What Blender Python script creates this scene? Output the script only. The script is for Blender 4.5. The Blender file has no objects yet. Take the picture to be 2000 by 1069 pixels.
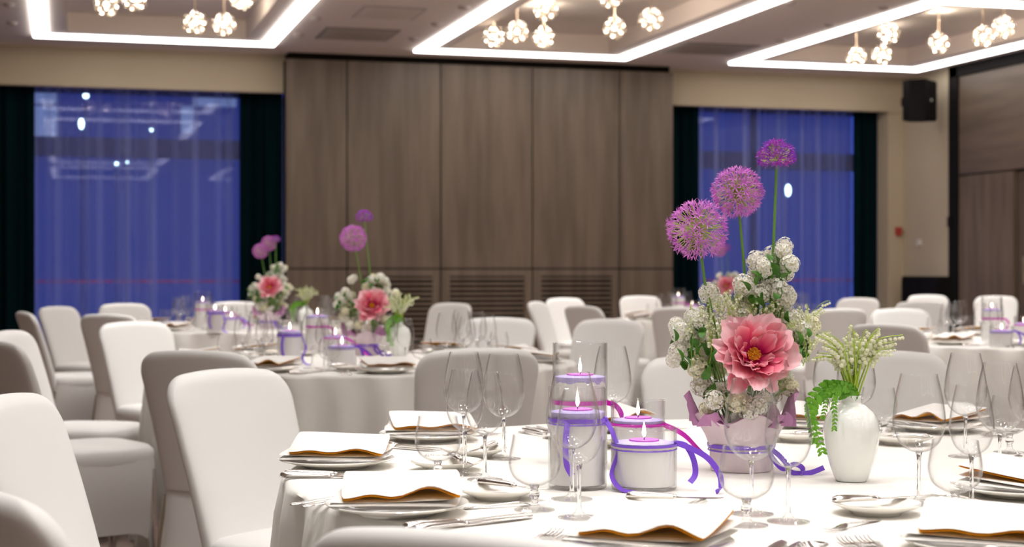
import bpy, math, random
from mathutils import Vector, Matrix
random.seed(7)
PI = math.pi
sc = bpy.context.scene
# ------------------------------------------------------------------ camera, world, exposure
FPX, HOR, EYE = 3074.0, 528.0, 1.15
TH = math.radians(15.9)
FW = Vector((math.sin(TH), math.cos(TH), 0)); RT = Vector((math.cos(TH), -math.sin(TH), 0))
cam = bpy.data.objects.new('camera', bpy.data.cameras.new('camera'))
sc.collection.objects.link(cam); sc.camera = cam
cam.location = (0, 0, EYE)
cam.rotation_euler = (PI/2 - (534.5-HOR)/FPX, 0, -TH)
cam.data.sensor_width = 36; cam.data.lens = FPX/2000*36
cam.data.clip_start = 0.05; cam.data.clip_end = 200
cam.data.dof.use_dof = True; cam.data.dof.focus_distance = 3.0; cam.data.dof.aperture_fstop = 5.6
w = bpy.data.worlds.new('world'); sc.world = w; w.use_nodes = True
w.node_tree.nodes['Background'].inputs[0].default_value = (0.044, 0.105, 0.56, 1)
w.node_tree.nodes['Background'].inputs[1].default_value = 0.85
sc.view_settings.view_transform = 'Standard'; sc.view_settings.look = 'None'
sc.view_settings.gamma = 1; sc.view_settings.use_curve_mapping = False
sc.view_settings.exposure = 0.45
sc.cycles.transparent_max_bounces = 40
sc.cycles.max_bounces = 8; sc.cycles.diffuse_bounces = 4; sc.cycles.glossy_bounces = 4
sc.cycles.transmission_bounces = 8
sc.cycles.sample_clamp_indirect = 4.0
LED_E, SPOT_W, BULB_E = 5.5, 66.0, 26.0
CEIL = 3.55
TRAYS = [(-0.295, 2.15), (3.67, 6.12), (7.38, 9.83)]
ROWS = [(12.3, 16.78), (6.4, 10.8), (0.4, 4.8), (-5.5, -1.1)]

def cw(right, depth, z=0.0):
    """point given as metres right of and ahead of the eye"""
    p = FW*depth + RT*right
    return Vector((p.x, p.y, z))
def at(px, py, z):
    """where the sight line through a pixel meets the horizontal plane z"""
    d = (EYE-z)*FPX/(py-HOR)
    return cw((px-1000)/FPX*d, d, z)
def atd(px, py, d):
    return cw((px-1000)/FPX*d, d, EYE-(py-HOR)*d/FPX)
def aty(px, Y):
    u = (px-1000)/FPX
    d = Y/(math.cos(TH)-u*math.sin(TH))
    return d*(math.sin(TH)+u*math.cos(TH))
def zy(px, py, Y):
    u = (px-1000)/FPX
    return EYE+(HOR-py)/FPX*Y/(math.cos(TH)-u*math.sin(TH))

# ------------------------------------------------------------------ spots added per tray cell as the chandeliers' downward light, no fittings
col = sc.collection
def spot(x, y, z, power, size=math.radians(72)):
    l = bpy.data.lights.new('tray_spot', 'SPOT'); l.energy = power; l.spot_size = size; l.spot_blend = 0.7
    l.shadow_soft_size = 0.16; l.color = (1.0, 0.97, 0.935)
    o = bpy.data.objects.new('tray_spot', l); o.location = (x, y, z); col.objects.link(o)
    return o
for (x0, x1) in TRAYS:
    for (y0, y1) in ROWS:
        for a in (.3, .7):
            for b in (.2, .5, .8):
                spot(x0+(x1-x0)*a, y0+(y1-y0)*b, 3.56, SPOT_W)

# ------------------------------------------------------------------ materials
M = {}
def nodes(name):
    m = bpy.data.materials.new(name); m.use_nodes = True
    nt = m.node_tree; return m, nt, nt.nodes['Principled BSDF']
def mat(name, colr, rough=.6, metal=0, spec=.5, noise=None, bump=None, sheen=0, trans=0, sss=0, emit=None, coat=0):
    m, nt, b = nodes(name)
    b.inputs['Base Color'].default_value = (*colr, 1); b.inputs['Roughness'].default_value = rough
    b.inputs['Metallic'].default_value = metal; b.inputs['Specular IOR Level'].default_value = spec
    if sheen: b.inputs['Sheen Weight'].default_value = sheen
    if coat: b.inputs['Coat Weight'].default_value = coat
    if sss:
        b.inputs['Subsurface Weight'].default_value = sss; b.inputs['Subsurface Radius'].default_value = (.01, .006, .004)
        b.inputs['Subsurface Scale'].default_value = .5
    if emit:
        b.inputs['Emission Color'].default_value = (*emit[0], 1); b.inputs['Emission Strength'].default_value = emit[1]
    tc = nt.nodes.new('ShaderNodeTexCoord')
    if noise:
        c2, scale = noise
        mp = nt.nodes.new('ShaderNodeMapping'); mp.inputs['Scale'].default_value = scale
        n = nt.nodes.new('ShaderNodeTexNoise'); n.inputs['Scale'].default_value = 1; n.inputs['Detail'].default_value = 5
        r = nt.nodes.new('ShaderNodeValToRGB'); r.color_ramp.elements[0].position = .35; r.color_ramp.elements[1].position = .65
        r.color_ramp.elements[0].color = (*colr, 1); r.color_ramp.elements[1].color = (*c2, 1)
        nt.links.new(tc.outputs['Object'], mp.inputs[0]); nt.links.new(mp.outputs[0], n.inputs['Vector'])
        nt.links.new(n.outputs[0], r.inputs[0]); nt.links.new(r.outputs[0], b.inputs['Base Color'])
    if bump:
        sc_, st, di = bump
        n = nt.nodes.new('ShaderNodeTexNoise'); n.inputs['Scale'].default_value = sc_; n.inputs['Detail'].default_value = 4
        bp = nt.nodes.new('ShaderNodeBump'); bp.inputs['Strength'].default_value = st; bp.inputs['Distance'].default_value = di
        nt.links.new(tc.outputs['Object'], n.inputs['Vector']); nt.links.new(n.outputs[0], bp.inputs['Height'])
        nt.links.new(bp.outputs[0], b.inputs['Normal'])
    M[name] = m; return m
mat('linen', (.79, .765, .72), .85, bump=(300, .08, .001), sheen=.1)
mat('spandex', (.76, .75, .73), .55, bump=(500, .05, .0006), sheen=.15)
mat('plaster', (.42, .35, .245), .8, noise=((.45, .375, .27), (.7, .7, .7)))
mat('ceiling_paint', (.66, .585, .53), .8, noise=((.68, .60, .545), (.5, .5, .5)))
mat('recess_paint', (.60, .55, .50), .28, spec=.6, noise=((.68, .62, .56), (2.2, 2.2, 2)), bump=(2.2, .5, .03))
mat('vent_grey', (.20, .18, .16), .6)
mat('vent_light', (.42, .36, .33), .6)
mat('wood', (.092, .064, .043), .5, noise=((.140, .101, .071), (9, 9, .9)), bump=(60, .1, .002))
mat('wood_h', (.088, .062, .043), .5, noise=((.128, .092, .066), (2, .9, 9)), bump=(60, .1, .002))
mat('wood_dark', (.07, .05, .038), .5, noise=((.09, .066, .05), (9, 9, 1)))
mat('black', (.006, .005, .005), .7, spec=.12)
mat('shadow_gap', (.008, .006, .005), .9, spec=.05)
mat('carpet', (.20, .14, .12), .95, noise=((.33, .25, .22), (3, 3, 3)), bump=(120, .4, .004))
mat('drape', (.0006, .006, .008), .9, noise=((.001, .010, .013), (12, 12, .5)), spec=.04)
mat('porcelain', (.90, .87, .80), .18, coat=.4)
mat('napkin', (.88, .855, .82), .85, bump=(250, .1, .001))
mat('napkin_yellow_light', (1.0, .60, .03), .8)  # yellow light between napkin folds, put into the colour
mat('silver', (.78, .745, .72), .16, metal=1)
mat('wax_sand', (.94, .92, .91), .8, bump=(900, .3, .001))
mat('lavender_sand', (.50, .42, .84), .9, bump=(900, .5, .002), noise=((.64, .56, .90), (90, 90, 90)))
mat('purple_ribbon', (.20, .07, .66), .35, sheen=.2)
mat('magenta_ribbon', (.62, .015, .48), .35)
mat('magenta_wax', (.62, .10, .62), .4)
mat('wick', (.03, .02, .02), .8)
mat('stem_green', (.13, .30, .035), .5)
mat('leaf_green', (.06, .20, .018), .5, noise=((.10, .30, .03), (60, 60, 60)))
mat('fern_green', (.16, .46, .03), .5, noise=((.26, .58, .05), (60, 60, 60)))
mat('pedicel', (.40, .48, .12), .6)
mat('allium_pink', (.80, .32, .76), .6, noise=((.62, .14, .66), (50, 50, 50)))
mat('allium_violet', (.46, .05, .50), .6, noise=((.26, .04, .56), (40, 40, 40)))
mat('white_petal', (.93, .92, .88), .6)
mat('cream_petal', (.90, .88, .68), .6)
mat('floret_eye', (.60, .52, .18), .7)
mat('bell', (.86, .86, .66), .5)
mat('spray_stem', (.42, .58, .06), .5)
mat('stamen', (.95, .55, .02), .7, noise=((.85, .38, .01), (200, 200, 200)))
mat('wrap_outer', (.72, .60, .64), .75, noise=((.80, .68, .72), (20, 20, 20)), bump=(60, .4, .003))
mat('wrap_inner', (.55, .26, .48), .8)
mat('opal_glass', (.90, .92, .88), .12, sss=.0, coat=.7)
mat('speaker_black', (.006, .005, .005), .7, spec=.1)
mat('alarm_red', (.35, .03, .02), .5)
mat('switch_white', (.6, .56, .5), .5)
mat('window_frame', (.05, .05, .13), .6, spec=.2)
mat('red_tape', (.55, .03, .08), .6)
mat('town_wall', (.25, .22, .30), .8)
mat('brass', (.55, .45, .33), .3, metal=1)
def emis(name, c, s):
    m = bpy.data.materials.new(name); m.use_nodes = True; nt = m.node_tree; nt.nodes.clear()
    e = nt.nodes.new('ShaderNodeEmission'); e.inputs[0].default_value = (*c, 1); e.inputs[1].default_value = s
    o = nt.nodes.new('ShaderNodeOutputMaterial'); nt.links.new(e.outputs[0], o.inputs[0]); M[name] = m
emis('led', (1.0, .975, .95), LED_E)
emis('bulb', (1, .86, .70), BULB_E)
emis('flame', (1, .80, .62), 9.0)
emis('reflection_glow', (.62, .95, 1.0), 7.0)
emis('town_window_glow', (.35, .50, 1.0), .34)
def glassy(name, edge=.62, base=.03, gain=.75, power=3.5, tint=(1, 1, 1), rough=.02):
    """thin clear walls: see-through, mirror-like and slightly darker towards the rims"""
    m = bpy.data.materials.new(name); m.use_nodes = True; nt = m.node_tree; nt.nodes.clear(); L = nt.links.new
    lw = nt.nodes.new('ShaderNodeLayerWeight'); lw.inputs['Blend'].default_value = .5
    pw = nt.nodes.new('ShaderNodeMath'); pw.operation = 'POWER'; pw.inputs[1].default_value = power; L(lw.outputs['Facing'], pw.inputs[0])
    ml = nt.nodes.new('ShaderNodeMath'); ml.operation = 'MULTIPLY_ADD'; ml.inputs[1].default_value = gain; ml.inputs[2].default_value = base
    L(pw.outputs[0], ml.inputs[0])
    p2 = nt.nodes.new('ShaderNodeMath'); p2.operation = 'POWER'; p2.inputs[1].default_value = 5; L(lw.outputs['Facing'], p2.inputs[0])
    mx = nt.nodes.new('ShaderNodeMix'); mx.data_type = 'RGBA'; L(p2.outputs[0], mx.inputs['Factor'])
    mx.inputs['A'].default_value = (.995*tint[0], .995*tint[1], .995*tint[2], 1); mx.inputs['B'].default_value = (edge, edge*.96, edge*.93, 1)
    tr = nt.nodes.new('ShaderNodeBsdfTransparent'); L(mx.outputs['Result'], tr.inputs[0])
    gl = nt.nodes.new('ShaderNodeBsdfGlossy'); gl.inputs['Roughness'].default_value = rough
    ms = nt.nodes.new('ShaderNodeMixShader'); L(ml.outputs[0], ms.inputs[0]); L(tr.outputs[0], ms.inputs[1]); L(gl.outputs[0], ms.inputs[2])
    o = nt.nodes.new('ShaderNodeOutputMaterial'); L(ms.outputs[0], o.inputs[0]); M[name] = m
glassy('crystal', .70, .02, .6, 3.6)
glassy('crystal_foot', .72, .05, .55, 2.6)
def real_glass():
    m = bpy.data.materials.new('crystal_stem'); m.use_nodes = True; nt = m.node_tree; nt.nodes.clear()
    g = nt.nodes.new('ShaderNodeBsdfGlass'); g.inputs['IOR'].default_value = 1.48; g.inputs['Roughness'].default_value = .02
    o = nt.nodes.new('ShaderNodeOutputMaterial'); nt.links.new(g.outputs[0], o.inputs[0]); M['crystal_stem'] = m
real_glass()
def thin(name, f):
    """let part of the light through a thin cloth or petal"""
    m = M[name]; nt = m.node_tree; b = nt.nodes['Principled BSDF']; o = [n for n in nt.nodes if n.type == 'OUTPUT_MATERIAL'][0]
    t = nt.nodes.new('ShaderNodeBsdfTranslucent'); ms = nt.nodes.new('ShaderNodeMixShader'); ms.inputs[0].default_value = f
    bc = b.inputs['Base Color']
    if bc.is_linked: nt.links.new(bc.links[0].from_socket, t.inputs[0])
    else: t.inputs[0].default_value = bc.default_value
    nt.links.new(b.outputs[0], ms.inputs[1]); nt.links.new(t.outputs[0], ms.inputs[2]); nt.links.new(ms.outputs[0], o.inputs[0])
for k, f in (('napkin', .15), ('napkin_yellow_light', .5), ('white_petal', .3), ('cream_petal', .3), ('bell', .3), ('leaf_green', .25), ('fern_green', .35), ('allium_pink', .3), ('allium_violet', .3)): thin(k, f)
glassy('jar_glass', .50, .03, .7, 3.0)
glassy('bubble_glass', .75, .10, .5, 1.5, tint=(1, .95, .88), rough=.12)
glassy('window_glass', .8, .03, .5, 4.0)
def sheer():
    m = bpy.data.materials.new('sheer'); m.use_nodes = True; nt = m.node_tree; nt.nodes.clear(); L = nt.links.new
    tr = nt.nodes.new('ShaderNodeBsdfTransparent'); tr.inputs[0].default_value = (.9, .9, 1, 1)
    tl = nt.nodes.new('ShaderNodeBsdfTranslucent'); tl.inputs[0].default_value = (.75, .75, .85, 1)
    df = nt.nodes.new('ShaderNodeBsdfDiffuse'); df.inputs[0].default_value = (.48, .52, .72, 1)
    a = nt.nodes.new('ShaderNodeMixShader'); a.inputs[0].default_value = .40; L(tl.outputs[0], a.inputs[1]); L(df.outputs[0], a.inputs[2])
    lw = nt.nodes.new('ShaderNodeLayerWeight'); lw.inputs['Blend'].default_value = .5
    mr = nt.nodes.new('ShaderNodeMapRange'); mr.inputs['To Min'].default_value = .24; mr.inputs['To Max'].default_value = 1.1; L(lw.outputs['Facing'], mr.inputs['Value'])
    b = nt.nodes.new('ShaderNodeMixShader'); L(mr.outputs[0], b.inputs[0]); L(tr.outputs[0], b.inputs[1]); L(a.outputs[0], b.inputs[2])
    o = nt.nodes.new('ShaderNodeOutputMaterial'); L(b.outputs[0], o.inputs[0]); M['sheer'] = m
sheer()
def petal_mat():
    m, nt, b = nodes('peony_petal'); L = nt.links.new
    at_ = nt.nodes.new('ShaderNodeAttribute'); at_.attribute_name = 'along'
    n = nt.nodes.new('ShaderNodeTexNoise'); n.inputs['Scale'].default_value = 60
    ad = nt.nodes.new('ShaderNodeMath'); ad.operation = 'MULTIPLY_ADD'; ad.inputs[1].default_value = .35; L(n.outputs[0], ad.inputs[0]); L(at_.outputs['Fac'], ad.inputs[2])
    r = nt.nodes.new('ShaderNodeValToRGB'); e = r.color_ramp.elements
    e[0].position = .25; e[0].color = (.74, .008, .20, 1); e[1].position = .92; e[1].color = (1, .70, .74, 1)
    k = e.new(.42); k.color = (.96, .14, .32, 1); k = e.new(.68); k.color = (1, .36, .46, 1)
    L(ad.outputs[0], r.inputs[0]); L(r.outputs[0], b.inputs['Base Color']); b.inputs['Roughness'].default_value = .55
    b.inputs['Subsurface Weight'].default_value = 0
    M['peony_petal'] = m
petal_mat(); thin('peony_petal', .3)

# ------------------------------------------------------------------ mesh helpers
class MB:
    def __init__(s): s.v = []; s.f = []; s.m = []; s.attr = None
    def add(s, vs, fs, mi=0):
        o = len(s.v); s.v += [tuple(p) for p in vs]; s.f += [tuple(i+o for i in f) for f in fs]; s.m += [mi]*len(fs); return s
    def box(s, x0, x1, y0, y1, z0, z1, mi=0):
        vs = [(x, y, z) for x in (x0, x1) for y in (y0, y1) for z in (z0, z1)]
        return s.add(vs, [(0, 1, 3, 2), (4, 6, 7, 5), (0, 4, 5, 1), (2, 3, 7, 6), (0, 2, 6, 4), (1, 5, 7, 3)], mi)
    def lathe(s, prof, n=32, c=(0, 0, 0), mi=0, caps=True):
        vs, fs = [], []
        for (r, z) in prof:
            for i in range(n):
                a = 2*PI*i/n; vs.append((c[0]+r*math.cos(a), c[1]+r*math.sin(a), c[2]+z))
        for j in range(len(prof)-1):
            for i in range(n):
                k = (i+1) % n; fs.append((j*n+i, j*n+k, (j+1)*n+k, (j+1)*n+i))
        if caps and prof[0][0] > 1e-5: fs.append(tuple(range(n-1, -1, -1)))
        if caps and prof[-1][0] > 1e-5: fs.append(tuple(range((len(prof)-1)*n, len(prof)*n)))
        return s.add(vs, fs, mi)
    def rings(s, rings, mi=0, caps=True, closed=True):
        n = len(rings[0]); vs = [p for r in rings for p in r]; fs = []
        for j in range(len(rings)-1):
            for i in range(n if closed else n-1):
                k = (i+1) % n; fs.append((j*n+i, j*n+k, (j+1)*n+k, (j+1)*n+i))
        if caps: fs.append(tuple(range(n-1, -1, -1))); fs.append(tuple(range((len(rings)-1)*n, len(rings)*n)))
        return s.add(vs, fs, mi)
    def tube(s, path, rad, n=8, mi=0):
        path = [Vector(p) for p in path]; rr = []
        up = Vector((0, 0, 1))
        for i, p in enumerate(path):
            t = (path[min(i+1, len(path)-1)]-path[max(i-1, 0)]).normalized()
            a = t.cross(up if abs(t.z) < .9 else Vector((1, 0, 0))).normalized(); b = t.cross(a)
            r = rad[i] if isinstance(rad, (list, tuple)) else rad
            rr.append([p+a*(r*math.cos(2*PI*k/n))+b*(r*math.sin(2*PI*k/n)) for k in range(n)])
        return s.rings(rr, mi)
    def ribbon(s, path, wdir, width, th=.0006, mi=0):
        path = [Vector(p) for p in path]; rr = []
        for i, p in enumerate(path):
            t = (path[min(i+1, len(path)-1)]-path[max(i-1, 0)]).normalized()
            wd = Vector(wdir[i] if isinstance(wdir, list) else wdir); wd = (wd-t*wd.dot(t)).normalized(); nn = t.cross(wd)
            w2 = (width[i] if isinstance(width, list) else width)/2
            rr.append([p-wd*w2-nn*th, p+wd*w2-nn*th, p+wd*w2+nn*th, p-wd*w2+nn*th])
        return s.rings(rr, mi)
    def sphere(s, c, r, n=10, m=6, mi=0, sz=1):
        prof = [(r*math.sin(PI*j/m), -r*sz*math.cos(PI*j/m)) for j in range(m+1)]
        return s.lathe(prof, n, c, mi, False)
    def xf(s, mtx, start=0):
        for i in range(start, len(s.v)): s.v[i] = tuple(mtx @ Vector(s.v[i]))
        return s
    def mesh(s, name, mats, smooth=True, angle=40):
        me = bpy.data.meshes.new(name); me.from_pydata(s.v, [], s.f)
        for mm in (mats if isinstance(mats, (list, tuple)) else [mats]): me.materials.append(M[mm])
        me.polygons.foreach_set('material_index', s.m)
        if smooth:
            me.polygons.foreach_set('use_smooth', [True]*len(s.f))
            me.set_sharp_from_angle(angle=math.radians(angle))
        if s.attr:
            a = me.attributes.new('along', 'FLOAT', 'POINT'); a.data.foreach_set('value', s.attr)
        me.update(); return me
    def obj(s, name, mats, parent=None, smooth=True, angle=40):
        return link(name, s.mesh(name, mats, smooth, angle), parent)
def link(name, data, parent=None):
    o = bpy.data.objects.new(name, data); col.objects.link(o)
    if parent: o.parent = parent
    return o
def tag(o, label=None, cat=None, group=None, kind=None):
    for k, v in (('label', label), ('category', cat), ('group', group), ('kind', kind)):
        if v: o[k] = v
    return o
KIDS = {}
def empty(name, loc=(0, 0, 0), rz=0):
    o = bpy.data.objects.new(name, None); col.objects.link(o); o.location = loc; o.rotation_euler = (0, 0, rz)
    o.empty_display_size = .05; return o
def kids(o): return [c for c in ALLK.get(o.name, [])]
ALLK = {}
def index_children():
    ALLK.clear()
    for o in col.objects:
        if o.parent: ALLK.setdefault(o.parent.name, []).append(o)
def copy_tree(o, parent=None):
    c = o.copy(); col.objects.link(c); c.parent = parent
    for ch in kids(o): copy_tree(ch, c)
    return c
used = {}
def place(proto, loc, rz, label, group=None, scale=None):
    """first call uses the prototype itself, later ones copies of it and its parts"""
    if proto.name not in used:
        used[proto.name] = 1; o = proto
    else: o = copy_tree(proto)
    o.location = loc; o.rotation_euler = (0, 0, rz)
    if scale: o.scale = (scale,)*3
    o['label'] = label
    if group: o['group'] = group
    elif 'group' in o.keys(): del o['group']
    return o
def struct(name, mb, mats, smooth=False): return tag(mb.obj(name, mats, None, smooth), kind='structure')

# ------------------------------------------------------------------ room shell
X0, X1, Y0, YW, YP = -6.0, 10.1, -6.0, 17.6, 17.3
struct('floor', MB().box(X0-.2, X1+.2, Y0-.2, 18.4, -.1, 0), 'carpet')
# ceiling with tray recesses
m = MB(); xs = [X0-.2]; BR = .18+.15
for (a, b) in TRAYS: xs += [a+BR, b-BR]
xs.append(X1+.2); ys = [Y0-.2]
for (a, b) in sorted(ROWS): ys += [a+BR, b-BR]
ys.append(YW+.2)
for i in range(len(xs)-1):
    for j in range(len(ys)-1):
        if i % 2 == 1 and j % 2 == 1:
            h = .19
            m.add([(xs[i], ys[j], CEIL), (xs[i+1], ys[j], CEIL), (xs[i+1], ys[j+1], CEIL), (xs[i], ys[j+1], CEIL),
                   (xs[i], ys[j], CEIL+h), (xs[i+1], ys[j], CEIL+h), (xs[i+1], ys[j+1], CEIL+h), (xs[i], ys[j+1], CEIL+h)],
                  [(0, 1, 5, 4), (1, 2, 6, 5), (2, 3, 7, 6), (3, 0, 4, 7)], 0)
            m.add([(xs[i], ys[j], CEIL+h), (xs[i+1], ys[j], CEIL+h), (xs[i+1], ys[j+1], CEIL+h), (xs[i], ys[j+1], CEIL+h)], [(0, 3, 2, 1)], 1)
        else:
            m.add([(xs[i], ys[j], CEIL), (xs[i+1], ys[j], CEIL), (xs[i+1], ys[j+1], CEIL), (xs[i], ys[j+1], CEIL)], [(0, 3, 2, 1)], 0)
m.box(X0-.2, X1+.2, Y0-.2, 18.4, CEIL+.3, CEIL+.35, 0)
struct('ceiling', m, ['ceiling_paint', 'recess_paint'])
struct('wall_left', MB().box(X0-.2, X0, Y0, 18.4, 0, CEIL+.3), 'plaster')
struct('wall_front', MB().box(X0, X1, Y0-.2, Y0, 0, CEIL+.3), 'plaster')
pl, pr = aty(559, YP), aty(1314, YP)          # wooden back panel
wr = aty(1735, YW)
ZS = 3.13                                      # underside of the soffit over the windows
m = MB(); m.box(X0, X1, YW, YW+.12, ZS, CEIL+.3); m.box(wr, X1, YW, 18.4, 0, ZS)
m.box(pl+.05, pr-.05, YW, 18.4, 0, ZS); m.box(X0, -3.6, YW, 18.4, 0, ZS)
m.box(X0, X1, YW+.12, 18.4, ZS+.12, ZS+.25)
m.box(wr-.02, wr+.22, YW-.02, YW, ZS-.02, ZS+.0)
struct('wall_back', m, 'plaster')
# right wall: plaster end, black post and head, wooden partition
m = MB(); m.box(X1, X1+.2, 16.46, 18.4, 0, CEIL+.3)
struct('wall_right', m, 'plaster')
m = MB(); m.box(X1-.03, X1+.1, 16.32, 16.50, 0, CEIL); m.box(X1-.03, X1+.1, Y0, 16.5, 3.42, CEIL)
struct('trim_1', m, 'black')
m = MB(); m.box(X1, X1+.12, Y0, 16.33, 2.27, 3.43, 1)
for (a, b) in ((15.22, 16.33), (11.6, 13.9), (9.4, 11.58), (7.2, 9.38), (Y0, 7.18)): m.box(X1, X1+.12, a, b, 0, 2.25, 0)
m.box(X1+.1, X1+.14, 13.8, 15.3, 0, 2.3, 2); m.box(X1+.145, X1+.25, Y0-.2, 16.5, 0, CEIL+.3, 2)  # full-length backing added behind the partition to block outside light
struct('wall_partition', m, ['wood', 'wood_h', 'wood_dark'])
m = MB(); m.box(X1+.05, X1+.1, 13.92, 15.2, .01, 2.24, 0)
d = struct('door_1', m, 'wood_dark'); h = MB().tube([(X1+.02, 15.05, 1.0), (X1+.02, 15.05, 1.3)], .012); h.obj('door_handle', 'brass', d)
# back panel
m = MB(); seams = [pl] + [aty(p, YP) for p in (678, 861, 1040, 1210)] + [pr]
zt, zs = zy(900, 127, YP), zy(900, 525, YP)
g = .008
VENTS = [(2, aty(708, YP), aty(846, YP)), (3, aty(879, YP), aty(1025, YP)), (4, aty(1057, YP), aty(1196, YP))]
for i in range(5):
    a, b = seams[i]+(g if i else 0), seams[i+1]-(g if i < 4 else 0)
    m.box(a, b, YP, YP+.05, zs+g, zt, 0)
    v = [q for q in VENTS if q[0] == i+1]
    if i in (1, 2, 3):
        _, va, vb = VENTS[i-1]
        z1, z0 = zs-.085, .32
        m.box(a, va, YP, YP+.05, 0, zs-g, 0); m.box(vb, b, YP, YP+.05, 0, zs-g, 0)
        m.box(va, vb, YP, YP+.05, z1, zs-g, 0); m.box(va, vb, YP, YP+.05, 0, z0, 0)
        k = 0
        while z1-.045-k*.056 > z0:
            zz = z1-.045-k*.056
            m.add([(va, YP+.002, zz), (vb, YP+.002, zz), (vb, YP+.035, zz+.006), (va, YP+.035, zz+.006),
                   (va, YP+.002, zz+.028), (vb, YP+.002, zz+.028), (vb, YP+.035, zz+.020), (va, YP+.035, zz+.020)],
                  [(0, 3, 2, 1), (4, 5, 6, 7), (0, 1, 5, 4), (2, 3, 7, 6), (0, 4, 7, 3), (1, 2, 6, 5)], 0); k += 1
    else: m.box(a, b, YP, YP+.05, 0, zs-g, 0)
m.box(pl+.01, pr-.01, YP+.09, YW-.001, 0, zt+.0, 1)
m.box(pl+.03, pr-.03, YP+.03, YW-.001, zt, CEIL, 1)
struct('wall_panelling', m, ['wood', 'shadow_gap'])
# vents and small fittings in the ceiling
def ceil_quad(pts):
    return [at(px, py, CEIL) for px, py in pts]
VQ = [((618, 53), (782, 57), (760, 80), (628, 74), 'vent_grey', 'dark perforated ceiling vent nearest the wooden wall panel'),
      ((700, 10), (835, 16), (808, 38), (690, 33), 'vent_light', 'pale flat ceiling hatch in front of the dark perforated vent'),
      ((1345, 82), (1475, 88), (1440, 108), (1290, 100), 'vent_grey', 'dark ceiling vent between the middle and right light trays')]
for a, b, c, dd, mm, lab in VQ:
    q = ceil_quad((a, b, c, dd)); xa = sum(p.x for p in q)/4; ya = sum(p.y for p in q)/4
    hx = (abs(q[1].x-q[0].x)+abs(q[2].x-q[3].x))/4*.97; hy = max(.3, abs((q[0].y+q[1].y)-(q[2].y+q[3].y))/4)
    r = empty('ceiling_vent', (xa, ya, CEIL)); tag(r, lab, 'ceiling vent')
    MB().box(-hx, hx, -hy, hy, -.012, -.001).obj('plate', mm, r, False)
    f = MB()
    for k in range(9): yy = -hy+.05+(2*hy-.1)*k/8; f.box(-hx+.03, hx-.03, yy-.008, yy+.008, -.02, -.012)
    f.obj('slat', 'vent_light' if mm == 'vent_grey' else 'ceiling_paint', r, False)
dp = MB(); dp.lathe([(.001, -.03), (.03, -.028), (.05, -.012), (.055, 0)], 16, caps=False); dpm = dp.mesh('downlight', 'vent_light')
for k, (px, py, lab) in enumerate([(18, 8, 'small round ceiling fitting at the far left, nearer the camera'), (24, 44, 'small round ceiling fitting at the far left, nearer the windows'),
        (584, 67, 'small round ceiling fitting between left tray and dark vent'), (617, 35, 'small round ceiling fitting beside the front corner of left tray strip'),
        (808, 75, 'small round ceiling fitting left of the middle tray corner'), (852, 46, 'small round ceiling fitting beside the middle tray side strip'),
        (906, 13, 'small round ceiling fitting beside the middle tray at the picture top'), (1444, 38, 'small round ceiling fitting right of the middle tray strip'),
        (1543, 4, 'small round ceiling fitting between trays at the picture top'), (1620, 48, 'small round ceiling fitting left of the right tray strip'),
        (1726, 14, 'small round ceiling fitting left of the right tray, nearer the camera'), (1525, 78, 'small round ceiling fitting close to the right tray corner')]):
    o = link('ceiling_fitting', dpm); o.location = at(px, py, CEIL); tag(o, lab, 'ceiling fitting', 'small fittings between the ceiling trays')

# ------------------------------------------------------------------ light trays and chandeliers
names = {0: 'left', 1: 'middle', 2: 'right'}
rn = {0: 'far row', 1: 'second row', 2: 'third row', 3: 'rear row'}
for i, (a, b) in enumerate(TRAYS):
    for j, (c, e) in enumerate(ROWS):
        m = MB(); t = .145; z0, z1 = CEIL-.028, CEIL-.001
        m.box(a, b, e-t, e, z0, z1); m.box(a, b, c, c+t, z0, z1); m.box(a, a+t, c+t, e-t, z0, z1); m.box(b-t, b, c+t, e-t, z0, z1)
        o = m.obj('light_strip_frame', 'led', None, False)
        tag(o, f'glowing white rectangular light strip around the {names[i]} ceiling tray, {rn[j]}', 'light strip', 'rectangular light strips on the ceiling')
# a glass-bubble pendant
def fib(n, k):
    z = 1-2*(k+.5)/n; a = k*2.39996; r = math.sqrt(1-z*z); return Vector((r*math.cos(a), r*math.sin(a), z))
pend = empty('bubble_pendant'); tag(pend, 'x', 'pendant lamp', 'glass bubble pendant lamps in the ceiling trays')
m = MB(); m.lathe([(.001, .33), (.045, .33), (.045, .315), (.001, .31)], 14); m.tube([(0, 0, .31), (0, 0, .03)], .006, 6)
m.obj('ceiling_rod', 'brass', pend)
m = MB()
for k in range(26):
    p = fib(26, k)*.088; m.sphere(p, .027, 8, 6)
m.obj('bubble_shell', 'bubble_glass', pend)
bm_ = MB(); bm_.sphere((0, 0, 0), .013, 8, 6); bulbm = bm_.mesh('bulb', 'bulb')
for k in range(12):
    o = link('bulb', bulbm, pend); o.location = fib(12, k)*.090; o.scale = (.55,)*3
lp = bpy.data.lights.new('pendant_recess_light', 'POINT'); lp.energy = 6; lp.color = (1, .86, .72); lp.shadow_soft_size = .03
link('pendant_recess_light', lp, pend).location = (0, 0, .24)  # point light added above the bulbs to brighten the recess
o = link('bulb', bulbm, pend); o.scale = (1.5,)*3
index_children()
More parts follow.
